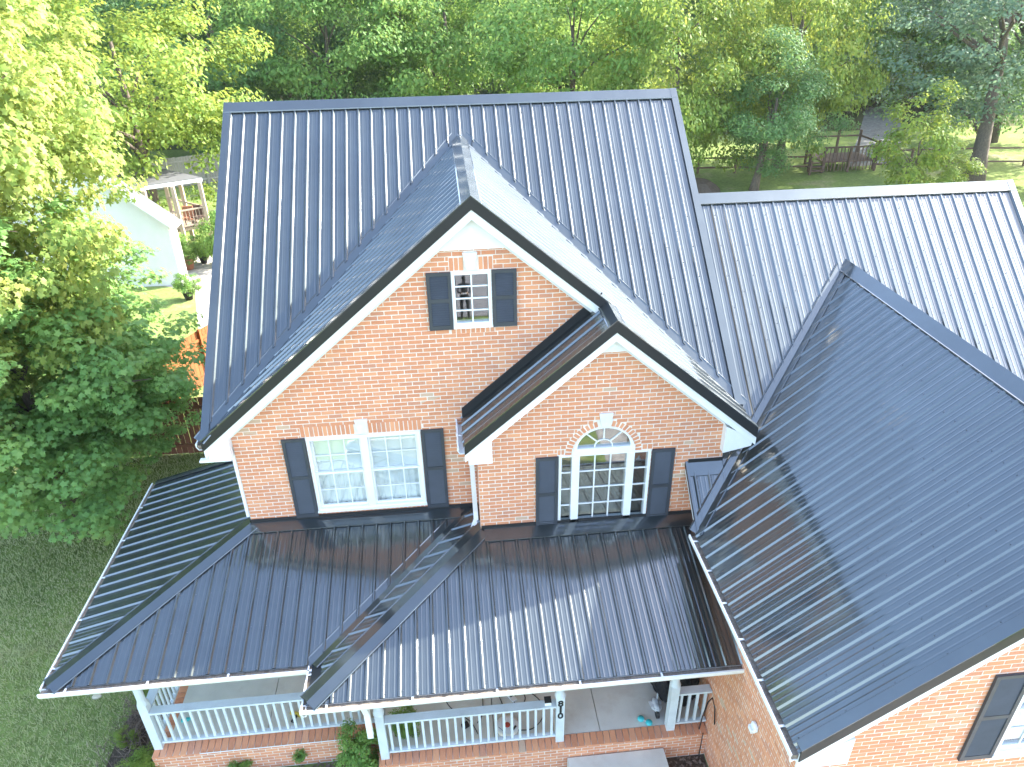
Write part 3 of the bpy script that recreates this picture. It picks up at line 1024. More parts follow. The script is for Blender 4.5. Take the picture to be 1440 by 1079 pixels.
# ceiling of the porch and its beams
MB().box(-PO + .05, XPR - .01, -PO + .05, -.02, ZP - .07, ZP - .045).build('porch_ceiling', M['white'], house)
MB().box(XI + .05, XPR - .01, -PO - D + .04, -PO + .05, ZP - .071, ZP - .046).build('porch_ceiling', M['white'], house)
MB().box(-PO + .05, -.02, -.02, YBK, ZP - .072, ZP - .047).build('porch_ceiling', M['white'], house)
for b_ in ((-1.74, 1.95, -1.795, -1.68), (1.95, XPR, -2.365, -2.25), (-1.74, -1.62, -1.68, YBK - .05)):
    MB().box(b_[0], b_[1], b_[2], b_[3], ZP - .30, ZP - .075).build('porch_beam', M['post'], house)

# ------------------------------------------------------------------ porch base, floor, posts, railings
base_f1 = front(-1.92)
PX0, PX1 = -1.76, 1.90
w_b1 = wall(rect(PX0, PX1, GR, FL - .03), [], base_f1, .12, zref=FL - .03, ph=.02)
base_f2 = front(-2.46)
w_b2 = wall(rect(PX1, GXL - .004, GR, FL - .03), [], base_f2, .12, zref=FL - .03, ph=.09)
w_b3 = wall([(-1.91, GR), (YBK, GR), (YBK, FL - .03), (-1.91, FL - .03)], [], leftface(PX0), .12, zref=FL - .03)
w_b4 = wall([(-2.45, GR), (-1.93, GR), (-1.93, FL - .03), (-2.45, FL - .03)], [], leftface(PX1), .12, zref=FL - .03)


def rowlock(x0, x1, y_in, y_out, parent, along='x'):
    n = round((x1 - x0) / 0.108)
    w = (x1 - x0) / n
    for i in range(n):
        a = x0 + (i + .5) * w
        if along == 'x':
            tw = (lambda yy: (lambda p, q, d: V((p, yy + q, FL - .012 + d + q * .16))))((y_in + y_out) / 2)
        else:
            tw = (lambda yy: (lambda p, q, d: V((yy + q, p, FL - .012 + d + q * .0))))((y_in + y_out) / 2)
        BRICKS.append((tw, a, 0.0, w / 2 - .005, abs(y_in - y_out) / 2 - .003, 0.0, parent))


rowlock(PX0, PX1, -1.69, -1.935, w_b1)
rowlock(PX1, GXL - .01, -2.26, -2.475, w_b2)
rowlock(-1.68, YBK, -1.55, -1.775, w_b3, 'y')
MB().box(PX0 + .02, PX1, -1.91, -1.69, GR, FL - .032).build('bed_joint', M['mortar'], w_b1)
MB().box(PX1, GXL - .01, -2.45, -2.26, GR, FL - .034).build('bed_joint', M['mortar'], w_b2)
MB().box(PX0 + .01, -1.55, -1.69, YBK, GR, FL - .036).build('bed_joint', M['mortar'], w_b3)

for x0, x1, y0, y1 in ((-1.545, .02, -1.685, YBK), (.032, 1.94, -1.685, -.01), (1.952, 3.76, -2.255, -.01), (3.772, 5.5, -2.255, -D - .02), (5.512, GXL - .005, -2.255, -D - .02)):
    MB().box(x0, x1, y0, y1, GR + .02, FL).build('floor_slab', M['concrete'], house)


def post(x, y, numerals=False):
    h = 0.066
    mb = MB()
    mb.box(x - h, x + h, y - h, y + h, FL - .012, FL + 1.06)
    mb.lathe((x, y, 0), [(h * 1.35, FL + 1.06), (h * 1.15, FL + 1.10), (h * .95, FL + 1.16), (h * .98, ZP - .42), (h * 1.1, ZP - .38)], 12)
    mb.box(x - h, x + h, y - h, y + h, ZP - .38, ZP - .295)
    p = mb.build('porch_post', M['post'], house)
    return p


post(-1.68, -1.735)
po2 = post(2.006, -2.305)
po3 = post(4.816, -2.305)
post(6.655, -2.305)
for yy in (.55, YBK - .12):
    post(-1.68, yy)
o0 = origin_of(po3)
for i, ch in enumerate('810'):
    cu = bpy.data.curves.new('house_number', 'FONT')
    cu.body = ch
    cu.size = .18
    cu.extrude = .004
    cu.offset = .008 if ch == '1' else .004
    cu.align_x = 'CENTER'
    cu.align_y = 'CENTER'
    tmp = bpy.data.objects.new('house_number', cu)
    COL.objects.link(tmp)
    bpy.context.view_layer.update()
    nme = bpy.data.meshes.new_from_object(tmp.evaluated_get(bpy.context.evaluated_depsgraph_get()))
    bpy.data.objects.remove(tmp)
    t = link('house_number', nme, po3)
    nme.materials.clear()
    nme.materials.append(M['black'])
    t.location = V((4.816, -2.376, 1.04 - i * .147)) - o0
    t.rotation_euler = (PI / 2, 0, 0)
    t['label'] = 'black numeral ' + ch + ' on the porch post'


def railing(p, q, z=FL):
    p, q = V(p), V(q)
    d = q - p
    L = d.length
    d.normalize()
    s = V((-d.y, d.x, 0))
    up = V((0, 0, 1))
    mid = (p + q) / 2
    r = MB().obox(mid + up * .875, d * L / 2, s * .07, up * .019).build('railing', M['post'], house)
    MB().obox(mid + up * .835, d * L / 2, s * .02, up * .02).build('sub_rail', M['post'], r)
    MB().obox(mid + up * .12, d * L / 2, s * .035, up * .02).build('bottom_rail', M['post'], r)
    n = round(L / .128)
    me = None
    for i in range(n):
        c = p + d * (L * (i + .5) / n) + up * .465
        if me is None:
            b = MB().obox(V((0, 0, 0)), d * .019, s * .019, up * .355)
            b_o = b.build('baluster', M['post'], None)
            me = b_o.data
            b_o.parent = r
            b_o.location = c - origin_of(r)
        else:
            b_o = link('baluster', me, r)
            b_o.location = c - origin_of(r) + s * random.uniform(-.002, .002)
    return r


railing((-1.61, -1.74, FL), (1.90, -1.74, FL))
railing((2.075, -2.31, FL), (4.748, -2.31, FL))
railing((6.723, -2.31, FL), (7.25, -2.31, FL))
railing((-1.68, -1.66, FL), (-1.68, .48, FL))
MB().box(-1.0, 1.75, -1.945, -1.938, FL - .022, FL - .008).build('white_conduit', M['white'], house)


# ------------------------------------------------------------------ windows and shutters
def pane(x0, x1, z0, z1, y, parent):
    return MB().box(x0, x1, y, y + .005, z0, z1).build('pane', M['glass'], parent)


def lites(x0, x1, z0, z1, y, cols, rows, parent, mw=.016):
    """a glazed sash divided by muntins; panes are separate"""
    g = MB()
    for i in range(1, cols):
        x = x0 + (x1 - x0) * i / cols
        g.box(x - mw / 2, x + mw / 2, y - .012, y + .006, z0, z1)
    for j in range(1, rows):
        z = z0 + (z1 - z0) * j / rows
        g.box(x0, x1, y - .011, y + .0055, z - mw / 2, z + mw / 2)
    if g.f:
        g.build('muntin', M['white'], parent)
    for i in range(cols):
        for j in range(rows):
            pane(x0 + (x1 - x0) * i / cols + mw / 2, x0 + (x1 - x0) * (i + 1) / cols - mw / 2,
                 z0 + (z1 - z0) * j / rows + mw / 2, z0 + (z1 - z0) * (j + 1) / rows - mw / 2, y, parent)


def frame_box(mb, x0, x1, z0, z1, y0, y1, w, wb=None):
    wb = wb or w
    mb.box(x0, x0 + w, y0, y1, z0, z1)
    mb.box(x1 - w, x1, y0, y1, z0, z1)
    mb.box(x0 + w, x1 - w, y0 + .001, y1, z0, z0 + wb)
    mb.box(x0 + w, x1 - w, y0 + .001, y1, z1 - w, z1)


# double window
x0, x1, z0, z1 = WIN1
mb = MB()
frame_box(mb, x0, x1, z0, z1, -.018, .11, .055, .06)
xm = (x0 + x1) / 2
mb.box(xm - .055, xm + .055, -.012, .105, z0 + .06, z1 - .055)
mb.box(x0 - .01, x1 + .01, -.04, .0, z0 - .012, z0 + .018)
w1 = mb.build('window', M['white'], house)
w1['label'] = 'double white sash window with pale blinds'
for a, b in ((x0 + .055, xm - .055), (xm + .055, x1 - .055)):
    zm = (z0 + z1) / 2
    s = MB()
    frame_box(s, a, b, z0 + .06, zm + .02, .03, .06, .035)
    frame_box(s, a, b, zm - .015, z1 - .055, .062, .09, .032)
    s.build('sash', M['white'], w1)
    lites(a + .035, b - .035, z0 + .095, zm - .017, .045, 3, 2, w1)
    lites(a + .032, b - .032, zm + .02, z1 - .087, .075, 3, 2, w1)
    MB().box(a + .01, b - .01, .115, .12, zm - .10, z1 - .05).build('blind', M['blind'], w1)
    cu_ = MB()
    nx = 22
    pts = []
    for i in range(nx + 1):
        x = a + .01 + (b - a - .02) * i / nx
        pts.append((x, .15 + .012 * math.sin(i * 1.9) + .008 * math.sin(i * .7)))
    for (xa, ya), (xb, yb) in zip(pts[:-1], pts[1:]):
        cu_.add([(xa, ya, z0 + .03), (xb, yb, z0 + .03), (xb, yb, z1 - .05), (xa, ya, z1 - .05)], [(0, 1, 2, 3)])
    cu_.build('curtain', M['blind'], w1, smooth=True)

# gable window
x0, x1, z0, z1 = WIN2
mb = MB()
frame_box(mb, x0, x1, z0, z1, -.018, .10, .05, .075)
mb.box(x0 - .005, x1 + .005, -.035, .0, z0 - .01, z0 + .02)
w2 = mb.build('window', M['white'], house)
w2['label'] = 'small white gable window with eight panes'
lites(x0 + .05, x1 - .05, z0 + .075, z1 - .05, .02, 2, 4, w2, .02)

# arched window with sidelights
YA = -D
mb = MB()
outer = [(ARC + ARR * math.cos(t), ARZ + ARR * math.sin(t)) for t in np.linspace(0, PI, 25)]
inner = [(ARC + (ARR - .075) * math.cos(t), ARZ + .12 + (ARR - .085 - .05) * math.sin(t)) for t in np.linspace(PI, 0, 25)]
mb.prism([(x, YA - .02, z) for x, z in outer + inner], (0, .12, 0))
mb.box(ARC - ARR, ARC + ARR, YA - .018, YA + .1, ARZ - .01, ARZ + .12)
for xa in (ARC - ARR, ARC + ARR - .12):
    mb.box(xa, xa + .12, YA - .022, YA + .1, 3.18, ARZ - .005)
for xa in (SL0, SL1 - .045):
    mb.box(xa, xa + .045, YA - .018, YA + .1, 3.18, 4.545)
for xa, xb in ((SL0 + .045, ARC - ARR), (ARC + ARR, SL1 - .045)):
    mb.box(xa, xb, YA - .016, YA + .1, 4.515, 4.545)
    mb.box(xa, xb, YA - .016, YA + .1, 3.18, 3.235)
mb.box(ARC - ARR + .12, ARC + ARR - .12, YA - .016, YA + .1, 3.18, 3.245)
mb.box(SL0 - .005, SL1 + .005, YA - .04, YA, 3.165, 3.19)
w3 = mb.build('window', M['white'], house)
w3['label'] = 'arched white window with narrow sidelights and fanlight'
lites(ARC - ARR + .12, ARC + ARR - .12, 3.245, ARZ - .01, YA + .03, 3, 4, w3, .02)
lites(SL0 + .045, ARC - ARR, 3.235, 4.515, YA + .03, 1, 4, w3, .02)
lites(ARC + ARR, SL1 - .045, 3.235, 4.515, YA + .03, 1, 4, w3, .02)
# fanlight
fz = ARZ + .12
fr_ = MB()
ri = .13
pts_i = [(ARC + (ri + dr) * math.cos(t), fz + (ri + dr) * math.sin(t) * .9) for dr, ts in ((.018, np.linspace(0, PI, 13)), (0, np.linspace(PI, 0, 13))) for t in ts]
fr_.prism([(x, YA + .018, z) for x, z in pts_i], (0, .018, 0))
for ang in (PI / 4, PI / 2, 3 * PI / 4):
    dx, dz = math.cos(ang), math.sin(ang) * .9
    fr_.obox((ARC + dx * .27, YA + .027, fz + dz * .27), (dx * .13, 0, dz * .13), (0, .009, 0), (-dz * .01, 0, dx * .01))
fr_.build('muntin', M['white'], w3)
for a0, a1 in ((0, PI / 4), (PI / 4, PI / 2), (PI / 2, 3 * PI / 4), (3 * PI / 4, PI)):
    pg = [(ARC + .14 * math.cos(t), fz + .126 * math.sin(t)) for t in np.linspace(a0, a1, 5)] + [(ARC + .41 * math.cos(t), fz + .352 * math.sin(t)) for t in np.linspace(a1, a0, 7)]
    MB().prism([(x, YA + .03, z) for x, z in pg], (0, .005, 0)).build('pane', M['glass'], w3)
MB().prism([(ARC + .13 * math.cos(t), YA + .03, fz + .117 * math.sin(t)) for t in np.linspace(0, PI, 11)], (0, .005, 0)).build('pane', M['glass'], w3)

# garage front window
x0, x1, z0, z1 = GW
mb = MB()
frame_box(mb, x0, x1, z0, z1, GY - .02, GY + .1, .055, .06)
mb.box((x0 + x1) / 2 - .05, (x0 + x1) / 2 + .05, GY - .012, GY + .1, z0 + .06, z1 - .055)
mb.box(x0 - .01, x1 + .01, GY - .045, GY, z0 - .012, z0 + .02)
w4 = mb.build('window', M['white'], house)
w4['label'] = 'white sash window above the garage with blinds'
for a, b in ((x0 + .055, (x0 + x1) / 2 - .05), ((x0 + x1) / 2 + .05, x1 - .055)):
    zm = (z0 + z1) / 2
    s = MB()
    frame_box(s, a, b, z0 + .06, zm + .02, GY + .03, GY + .06, .035)
    frame_box(s, a, b, zm - .015, z1 - .055, GY + .062, GY + .09, .032)
    s.build('sash', M['white'], w4)
    lites(a + .035, b - .035, z0 + .095, zm - .017, GY + .045, 3, 2, w4)
    lites(a + .032, b - .032, zm + .02, z1 - .087, GY + .075, 3, 2, w4)
    sl = MB()
    zz = z0 + .08
    while zz < z1 - .06:
        sl.obox(((a + b) / 2, GY + .13, zz), ((b - a) / 2 - .01, 0, 0), (0, .018, .010), (0, 0, .001))
        zz += .042
    sl.build('blind', M['blind'], w4)


def shutter(x0, x1, z0, z1, y, yaw=0):
    mb = MB()
    st, t = .048, .034
    mid = z0 + (z1 - z0) * .52
    frame_box(mb, x0, x1, z0, z1, y - t - .003, y - .003, st, .07)
    mb.box(x0 + st, x1 - st, y - t - .002, y - .003, mid - .03, mid + .03)
    mb.box(x0 + st, x1 - st, y - .010, y - .004, z0 + .07, z1 - st)
    s = mb.build('shutter', M['shutter'], house)
    lv = MB()
    for a, b in ((z0 + .07, mid - .03), (mid + .03, z1 - st)):
        n = round((b - a) / .036)
        for i in range(n):
            zc = a + (b - a) * (i + .5) / n
            lv.obox(((x0 + x1) / 2, y - .021, zc), ((x1 - x0) / 2 - st, 0, 0), (0, .009, .013), (0, -.0025, .002))
    lv.build('louver', M['shutter'], s, 'stuff')
    return s


shutter(.748, 1.105, 3.22, 4.755, 0)
shutter(2.902, 3.255, 3.22, 4.765, 0)
shutter(3.170, 3.518, 6.475, 7.355, 0)
shutter(4.098, 4.448, 6.48, 7.36, 0)
shutter(4.640, 4.988, 3.075, 4.54, -D)
shutter(6.455, 6.815, 3.085, 4.55, -D)
shutter(GW[0] - .42, GW[0] - .005, 2.82, 4.30, GY)
shutter(GW[1] + .005, GW[1] + .42, 2.82, 4.30, GY)


def keystone(xc, z0, z1, wb, wt, y):
    MB().prism([(xc - wb, y - .03, z0), (xc + wb, y - .03, z0), (xc + wt, y - .03, z1), (xc - wt, y - .03, z1)], (0, .05, 0)).build('keystone', M['keystone'], house)


keystone(2.0, 4.775, 5.03, .072, .10, 0)
keystone(3.80, 7.365, 7.63, .055, .105, 0)
keystone(ARC + .01, 5.01, 5.265, .065, .105, -D)

# small light fitting and vent on the garage side wall
vl = MB()
vl.lathe((GXL - .01, -3.75, 2.05), [(.075, 0), (.075, -.03), (.05, -.045)], 14, 'X')
vl.box(GXL - .09, GXL - .03, -3.80, -3.70, 1.98, 2.05)
vl.build('wall_light', M['white'], house)

# ------------------------------------------------------------------ turn the brick list into objects
def px_size(c):
    d = V(c) - V((CX, CY, CZ))
    dep = d.dot(_f)
    if dep < .5:
        return 0, 0
    u = 512 + d.dot(_R) / dep * F_PX * 1024 / 1440
    v = 383.5 - d.dot(_U) / dep * F_PX * 1024 / 1440
    return (1 / dep if 4 < u < 1020 and 4 < v < 763 else 0), v


def brick_frame(b):
    tow, p, q, hp, hq, rot, par = b
    c = tow(p, q, 0.0)
    ea = (tow(p + 1, q, 0) - c)
    eb = (tow(p, q + 1, 0) - c)
    if rot:
        ea, eb = ea * math.cos(rot) + eb * math.sin(rot), eb * math.cos(rot) - ea * math.sin(rot)
    en = tow(p, q, 1) - c
    return c, ea, eb, en


WALLS_FRONT = {w_gar.name, w_fac.name, w_bay.name}
scored = []
for i, b in enumerate(BRICKS):
    if b[6].name not in WALLS_FRONT or b[5] or b[3] < .085:
        continue
    c, ea, eb, en = brick_frame(b)
    s, v = px_size(c)
    # hidden by the porch roof or the shutters
    if b[6] is w_fac and (c.z < Z0 + .15 or (c.x > XSL and c.z < 4.9 + (c.x - XSL) * .9)):
        continue
    if b[6] is w_bay and (c.z < Z0B + .15):
        continue
    scored.append((s * b[3], i))
scored.sort(reverse=True)
single = set(i for _, i in scored[:300])


def chamfer_brick():
    h = np.array([1, 1, 1.0])
    c = .06
    vs, fs = [], []
    mb = MB()
    mb.box(-1, 1, -1, 1, -3, 0.0)
    me = bpy.data.meshes.new('brick')
    # local x = along, y = up the wall, z = outward (unit half sizes, scaled per brick)
    v = [(-1, -1, -2), (1, -1, -2), (1, 1, -2), (-1, 1, -2), (-1, -1, -.45), (1, -1, -.45), (1, 1, -.45), (-1, 1, -.45),
         (-.965, -.9, 0), (.965, -.9, 0), (.965, .9, 0), (-.965, .9, 0)]
    f = [(0, 1, 5, 4), (1, 2, 6, 5), (2, 3, 7, 6), (3, 0, 4, 7), (4, 5, 9, 8), (5, 6, 10, 9), (6, 7, 11, 10), (7, 4, 8, 11), (8, 9, 10, 11), (3, 2, 1, 0)]
    me.from_pydata(v, [], f)
    me.materials.append(M['brick_one'])
    return me


BME = chamfer_brick()
many = {}
for i, b in enumerate(BRICKS):
    c, ea, eb, en = brick_frame(b)
    j = random.uniform(-.0018, .0018)
    if i in single:
        o = link('brick', BME, b[6])
        m3 = Matrix((ea * b[3], eb * b[4], en * .009)).transposed()
        o.matrix_local = Matrix.Translation(c + en * j - origin_of(b[6])) @ m3.to_4x4()
    else:
        mb = many.setdefault(b[6].name, (MB(), b[6]))[0]
        hp, hq = b[3], b[4]
        q0 = [c + ea * sx * hp + eb * sy * hq - en * .012 for sx, sy in ((-1, -1), (1, -1), (1, 1), (-1, 1))]
        q1 = [c + ea * sx * (hp - .003) + eb * sy * (hq - .003) + en * j for sx, sy in ((-1, -1), (1, -1), (1, 1), (-1, 1))]
        q2 = [c + ea * sx * hp + eb * sy * hq + en * (j - .004) for sx, sy in ((-1, -1), (1, -1), (1, 1), (-1, 1))]
        mb.add(q0 + q2 + q1, [(0, 1, 5, 4), (1, 2, 6, 5), (2, 3, 7, 6), (3, 0, 4, 7), (4, 5, 9, 8), (5, 6, 10, 9), (6, 7, 11, 10), (7, 4, 8, 11), (8, 9, 10, 11)])
for nm, (mb, par) in many.items():
    mb.build('brick_courses', M['brick_many'], par, 'stuff')

# ------------------------------------------------------------------ ground
def sheet(name, pts, z, mat, kind='structure'):
    o = MB().add([(x, y, z) for x, y in pts], [tuple(range(len(pts)))]).build(name, M[mat], None, kind)
    return o


sheet('ground', [(-400, -300), (400, -300), (400, 500), (-400, 500)], GR - .012, 'wood_floor')
sheet('lawn', [(-60, -15.8), (60, -15.8), (60, 47), (-60, 52)], GR - .008, 'lawn')
sheet('road', [(-80, -26), (80, -26), (80, -15.9), (-80, -15.9)], GR - .004, 'asphalt')
sheet('driveway', [(7.4, -15.8), (13.6, -15.8), (13.6, -4.9), (7.4, -4.9)], GR - .002, 'paving')
sheet('garden_bed', [(-2.75, -2.6), (-1.75, -2.75), (1.9, -2.75), (1.9, -3.3), (7.25, -3.3), (7.25, -2.4), (-1.7, -1.85), (-1.72, .2), (-2.3, .3), (-2.75, -.8)], GR - .003, 'soil')


def clod_strip():
    N = 2600
    x = RNG.uniform(-2.8, 7.2, N)
    y = np.where(x < -1.72, RNG.uniform(-2.4, .3, N), np.where(x < 1.9, RNG.uniform(-2.4, -1.93, N), RNG.uniform(-3.0, -2.47, N)))
    pos = np.stack([x, y, np.full(N, GR + .012)], 1)
    nr = np.tile([0, 0, 1.0], (N, 1)) + RNG.normal(0, .45, (N, 3))
    me = leaves_mesh('bark_mulch', pos, nr, RNG.uniform(.03, .08, N), RNG.random(N))
    return link('bark_mulch', me, None, M['twig'], 'stuff')


clod_strip()


# grass blades on the near lawn
def grass():
    N = 70000
    x = RNG.uniform(-9, -1.9, N)
    y = RNG.uniform(-3.2, 8.0, N)
    keep = ~((x > -2.75) & (y < .3))
    x, y = x[keep], y[keep]
    n = len(x)
    h = RNG.uniform(.03, .085, n) * (1 + .3 * np.sin(x * 2.1) * np.sin(y * 1.7))
    a = RNG.uniform(0, 2 * PI, n)
    wdt = RNG.uniform(.006, .011, n)
    lean = RNG.uniform(.15, .8, n) * h
    b = RNG.uniform(0, 2 * PI, n)
    p0 = np.stack([x - wdt * np.cos(a), y - wdt * np.sin(a), np.full(n, GR - .008)], 1)
    p1 = np.stack([x + wdt * np.cos(a), y + wdt * np.sin(a), np.full(n, GR - .008)], 1)
    p2 = np.stack([x + lean * np.cos(b), y + lean * np.sin(b), GR + h], 1)
    Vv = np.stack([p0, p1, p2], 1).reshape(-1, 3)
    t = np.clip(.38 + .30 * np.sin(x * 1.3 + 2 + .8 * np.sin(y * 2.1)) * np.sin(y * .9 + .6 * np.sin(x * 2.7)) + RNG.normal(0, .24, n), 0, 1)
    me = np_mesh('grass', Vv, np.arange(3 * n), np.full(n, 3), t)
    return link('grass', me, None, M['grass'], 'stuff')


grass()


# ------------------------------------------------------------------ trees
def crown_mesh(name, seed, n_clump, n_leaf, leaf, rx, rz, kind='blade', flat=.5, lumps=.28, clump=.24, mat='leaf_green', inner=.35, droop=0.0, shape='round'):
    """leaves gathered in sprays spread through an uneven crown; centred on the origin"""
    g = np.random.default_rng(seed)
    d = g.normal(size=(n_clump, 3))
    d /= np.linalg.norm(d, axis=1, keepdims=True)
    ph = g.uniform(0, 6.28, 6)
    az = np.arctan2(d[:, 1], d[:, 0])
    bulge = 1 + lumps * (np.sin(az * 3 + ph[0]) * .5 + np.sin(az * 5 + d[:, 2] * 4 + ph[1]) * .35 + np.sin(d[:, 2] * 6 + ph[2]) * .4)
    rad = (inner + (1 - inner) * g.random(n_clump) ** .55) * bulge
    c = d * rad[:, None]
    if shape == 'tall':
        c[:, :2] *= np.clip(1.05 - .45 * (c[:, 2:3] + .2), .3, 1.2)
    cr = clump * g.uniform(.65, 1.35, n_clump)
    tc = g.random(n_clump)
    per = np.maximum(8, (n_leaf * cr ** 2 / (cr ** 2).sum()).astype(int))
    idx = np.repeat(np.arange(n_clump), per)
    n = len(idx)
    q = g.normal(size=(n, 3))
    q /= np.linalg.norm(q, axis=1, keepdims=True)
    q *= (g.random(n) ** .45)[:, None]
    q[:, 2] *= flat
    q[:, 2] -= droop * (q[:, 0] ** 2 + q[:, 1] ** 2)
    p = c[idx] + q * cr[idx][:, None]
    nr = np.array([0, 0, .9]) + q * .9 + c[idx] * .45 + g.normal(0, .42, (n, 3))
    p = p * np.array([rx, rx, rz])
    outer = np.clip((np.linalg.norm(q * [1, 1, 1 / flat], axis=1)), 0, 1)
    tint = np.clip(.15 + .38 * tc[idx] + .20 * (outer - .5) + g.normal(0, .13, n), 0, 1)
    sz = leaf * g.uniform(.65, 1.3, n)
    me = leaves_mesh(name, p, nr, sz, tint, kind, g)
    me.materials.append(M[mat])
    return me, c * np.array([rx, rx, rz])


def trunk_mb(base, top_z, r0, centre, tips, seed, lean=(0, 0)):
    g = random.Random(seed)
    mb = MB()
    b = V(base)
    pts, rad = [], []
    n = 7
    for i in range(n):
        t = i / (n - 1)
        pts.append(b + V((lean[0] * t + g.uniform(-.08, .08) * t * 2, lean[1] * t + g.uniform(-.08, .08) * t * 2, (top_z - b.z) * t)))
        rad.append(r0 * (1.25 if i == 0 else 1) * (1 - .72 * t))
    mb.tube(pts, rad, 9)
    for tip in tips:
        tip = V(centre) + V(tip)
        t = min(.9, max(.25, (tip.z - b.z - .6) / (top_z - b.z) * .72))
        j = t * (n - 1)
        i = int(j)
        st = pts[i].lerp(pts[min(i + 1, n - 1)], j - i)
        r = rad[i] * .55
        m1 = st.lerp(tip, .4) + V((g.uniform(-.2, .2), g.uniform(-.2, .2), .25))
        m2 = st.lerp(tip, .75) + V((g.uniform(-.2, .2), g.uniform(-.2, .2), .15))
        mb.tube([st, m1, m2, tip], [r, r * .6, r * .35, r * .12], 6)
    return mb


CROWNS = {}


def tree(name, label, x, y, kind, h, rx, zc=None, rz=None, r0=.22, rot=0.0, group=None, lean=(0, 0), limbs=9, cat='tree', gz=GR):
    me, cl = CROWNS[kind]
    rz = rz if rz is not None else h * .42
    zc = zc if zc is not None else gz + h - rz
    t = empty(name, (x, y, gz), label, cat, group)
    o = link('crown', me, t)
    o.location = (lean[0], lean[1], zc - gz)
    o.rotation_euler = (0, 0, rot)
    o.scale = (rx, rx, rz)
    g = random.Random(int(x * 31 + y * 17))
    idx = [g.randrange(len(cl)) for _ in range(limbs)]
    ca, sa = math.cos(rot), math.sin(rot)
    tips = [((cl[i][0] * ca - cl[i][1] * sa) * rx * .85, (cl[i][0] * sa + cl[i][1] * ca) * rx * .85, cl[i][2] * rz * .85) for i in idx]
    trunk_mb((x, y, gz), zc + rz * .15, r0, (x + lean[0], y + lean[1], zc), tips, int(abs(x) * 13), lean).build('trunk', M['bark'], t, smooth=True)
    return t


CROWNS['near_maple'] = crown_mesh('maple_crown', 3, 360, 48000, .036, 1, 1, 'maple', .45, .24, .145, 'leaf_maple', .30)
CROWNS['maple_top'] = crown_mesh('maple_crown', 4, 300, 38000, .036, 1, 1, 'maple', .5, .22, .16, 'leaf_young_sunlit', .30)
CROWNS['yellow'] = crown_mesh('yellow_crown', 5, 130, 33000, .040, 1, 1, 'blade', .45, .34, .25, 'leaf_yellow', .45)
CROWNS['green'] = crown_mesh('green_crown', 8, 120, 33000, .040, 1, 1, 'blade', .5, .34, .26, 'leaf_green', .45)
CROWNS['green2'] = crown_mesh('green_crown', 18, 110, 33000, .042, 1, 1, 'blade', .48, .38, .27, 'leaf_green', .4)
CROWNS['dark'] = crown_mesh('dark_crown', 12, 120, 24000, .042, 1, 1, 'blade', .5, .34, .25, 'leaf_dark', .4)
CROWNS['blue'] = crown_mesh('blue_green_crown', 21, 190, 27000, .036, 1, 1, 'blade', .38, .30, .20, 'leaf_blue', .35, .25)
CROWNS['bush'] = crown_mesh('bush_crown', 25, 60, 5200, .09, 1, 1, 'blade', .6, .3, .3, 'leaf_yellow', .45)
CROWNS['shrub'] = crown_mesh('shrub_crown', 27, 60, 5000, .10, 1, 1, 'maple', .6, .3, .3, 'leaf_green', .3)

mt = tree('maple_tree', 'big near maple with yellow tips filling the left side of the picture', -6.1, 5.3, 'near_maple', 12.0, 3.7, 3.6, 3.5, .24, .4, limbs=20)
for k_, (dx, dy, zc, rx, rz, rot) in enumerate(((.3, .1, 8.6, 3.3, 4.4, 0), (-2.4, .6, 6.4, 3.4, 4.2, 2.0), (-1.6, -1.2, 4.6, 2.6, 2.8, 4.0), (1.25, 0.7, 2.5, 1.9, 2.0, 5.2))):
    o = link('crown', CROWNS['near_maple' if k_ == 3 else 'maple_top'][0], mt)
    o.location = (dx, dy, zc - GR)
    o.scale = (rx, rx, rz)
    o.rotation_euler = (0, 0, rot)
trunk_mb((-6.1, 5.5, 5.0), 11.0, .13, (-5.7, 5.6, 9.2), [c * np.array([3, 3, 3.5]) * .85 for c in CROWNS['maple_top'][1][::16]], 77).build('limb', M['bark'], mt, smooth=True)
tree('yellow_green_tree', 'tall yellow green tree behind the white neighbouring house', -11.5, 29.5, 'yellow', 15, 5.6, 7.5, 6.5, .3, .3)
tree('dark_tree', 'dark green tree standing by the silvered fence at left', -11.5, 47, 'dark', 17, 6.5, 7.6, 8, .35, 1.0)
tree('green_tree', 'broad green tree behind the left end of the main ridge', -3.6, 44, 'green', 16, 6.0, 7.0, 7.6, .32, 2.2)
tree('green_tree', 'mid green tree behind the middle of the main ridge', 4.3, 46, 'green2', 17, 6.2, 7.5, 8, .32, .7)
tree('green_tree', 'bright green tree behind the right half of the main ridge', 11.8, 38, 'green', 16, 6.0, 7.0, 7.8, .3, 4.0)
tree('yellow_green_tree', 'large yellow green tree just right of the main ridge end', 17.2, 34.0, 'yellow', 15, 4.8, 6.6, 7.2, .3, 1.9)
tree('round_tree', 'dark rounded tree with a leaning trunk beyond the right wing ridge', 21.78, 31.8, 'dark', 8.0, 3.2, 4.1, 3.6, .24, .2, lean=(.5, 0))
tree('pale_tree', 'tall pale yellow green tree left of the gravel clearing', 25.5, 37, 'yellow', 17, 4.4, 7.6, 7.8, .3, 3.3)
tree('blue_green_tree', 'wide blue green tree with a thick leaning trunk at right', 35.2, 31.3, 'blue', 15, 7.2, 8.4, 6.6, .5, .5, lean=(1.6, 3.2), limbs=16)
tree('small_tree', 'small bright green tree in front of the wide blue green tree', 28.9, 28.0, 'bush', 5.6, 2.0, 2.9, 2.4, .1, .8)
tree('small_tree', 'small rounded golden shrub on the lawn near the leaning trunk', 30.9, 27.6, 'bush', 3.6, 1.3, 1.3, 1.25, .07, 2.1)
tree('small_tree', 'thin green young tree at the far right edge', 38.2, 29.0, 'bush', 5.2, 1.6, 2.0, 2.2, .08, 4.4)
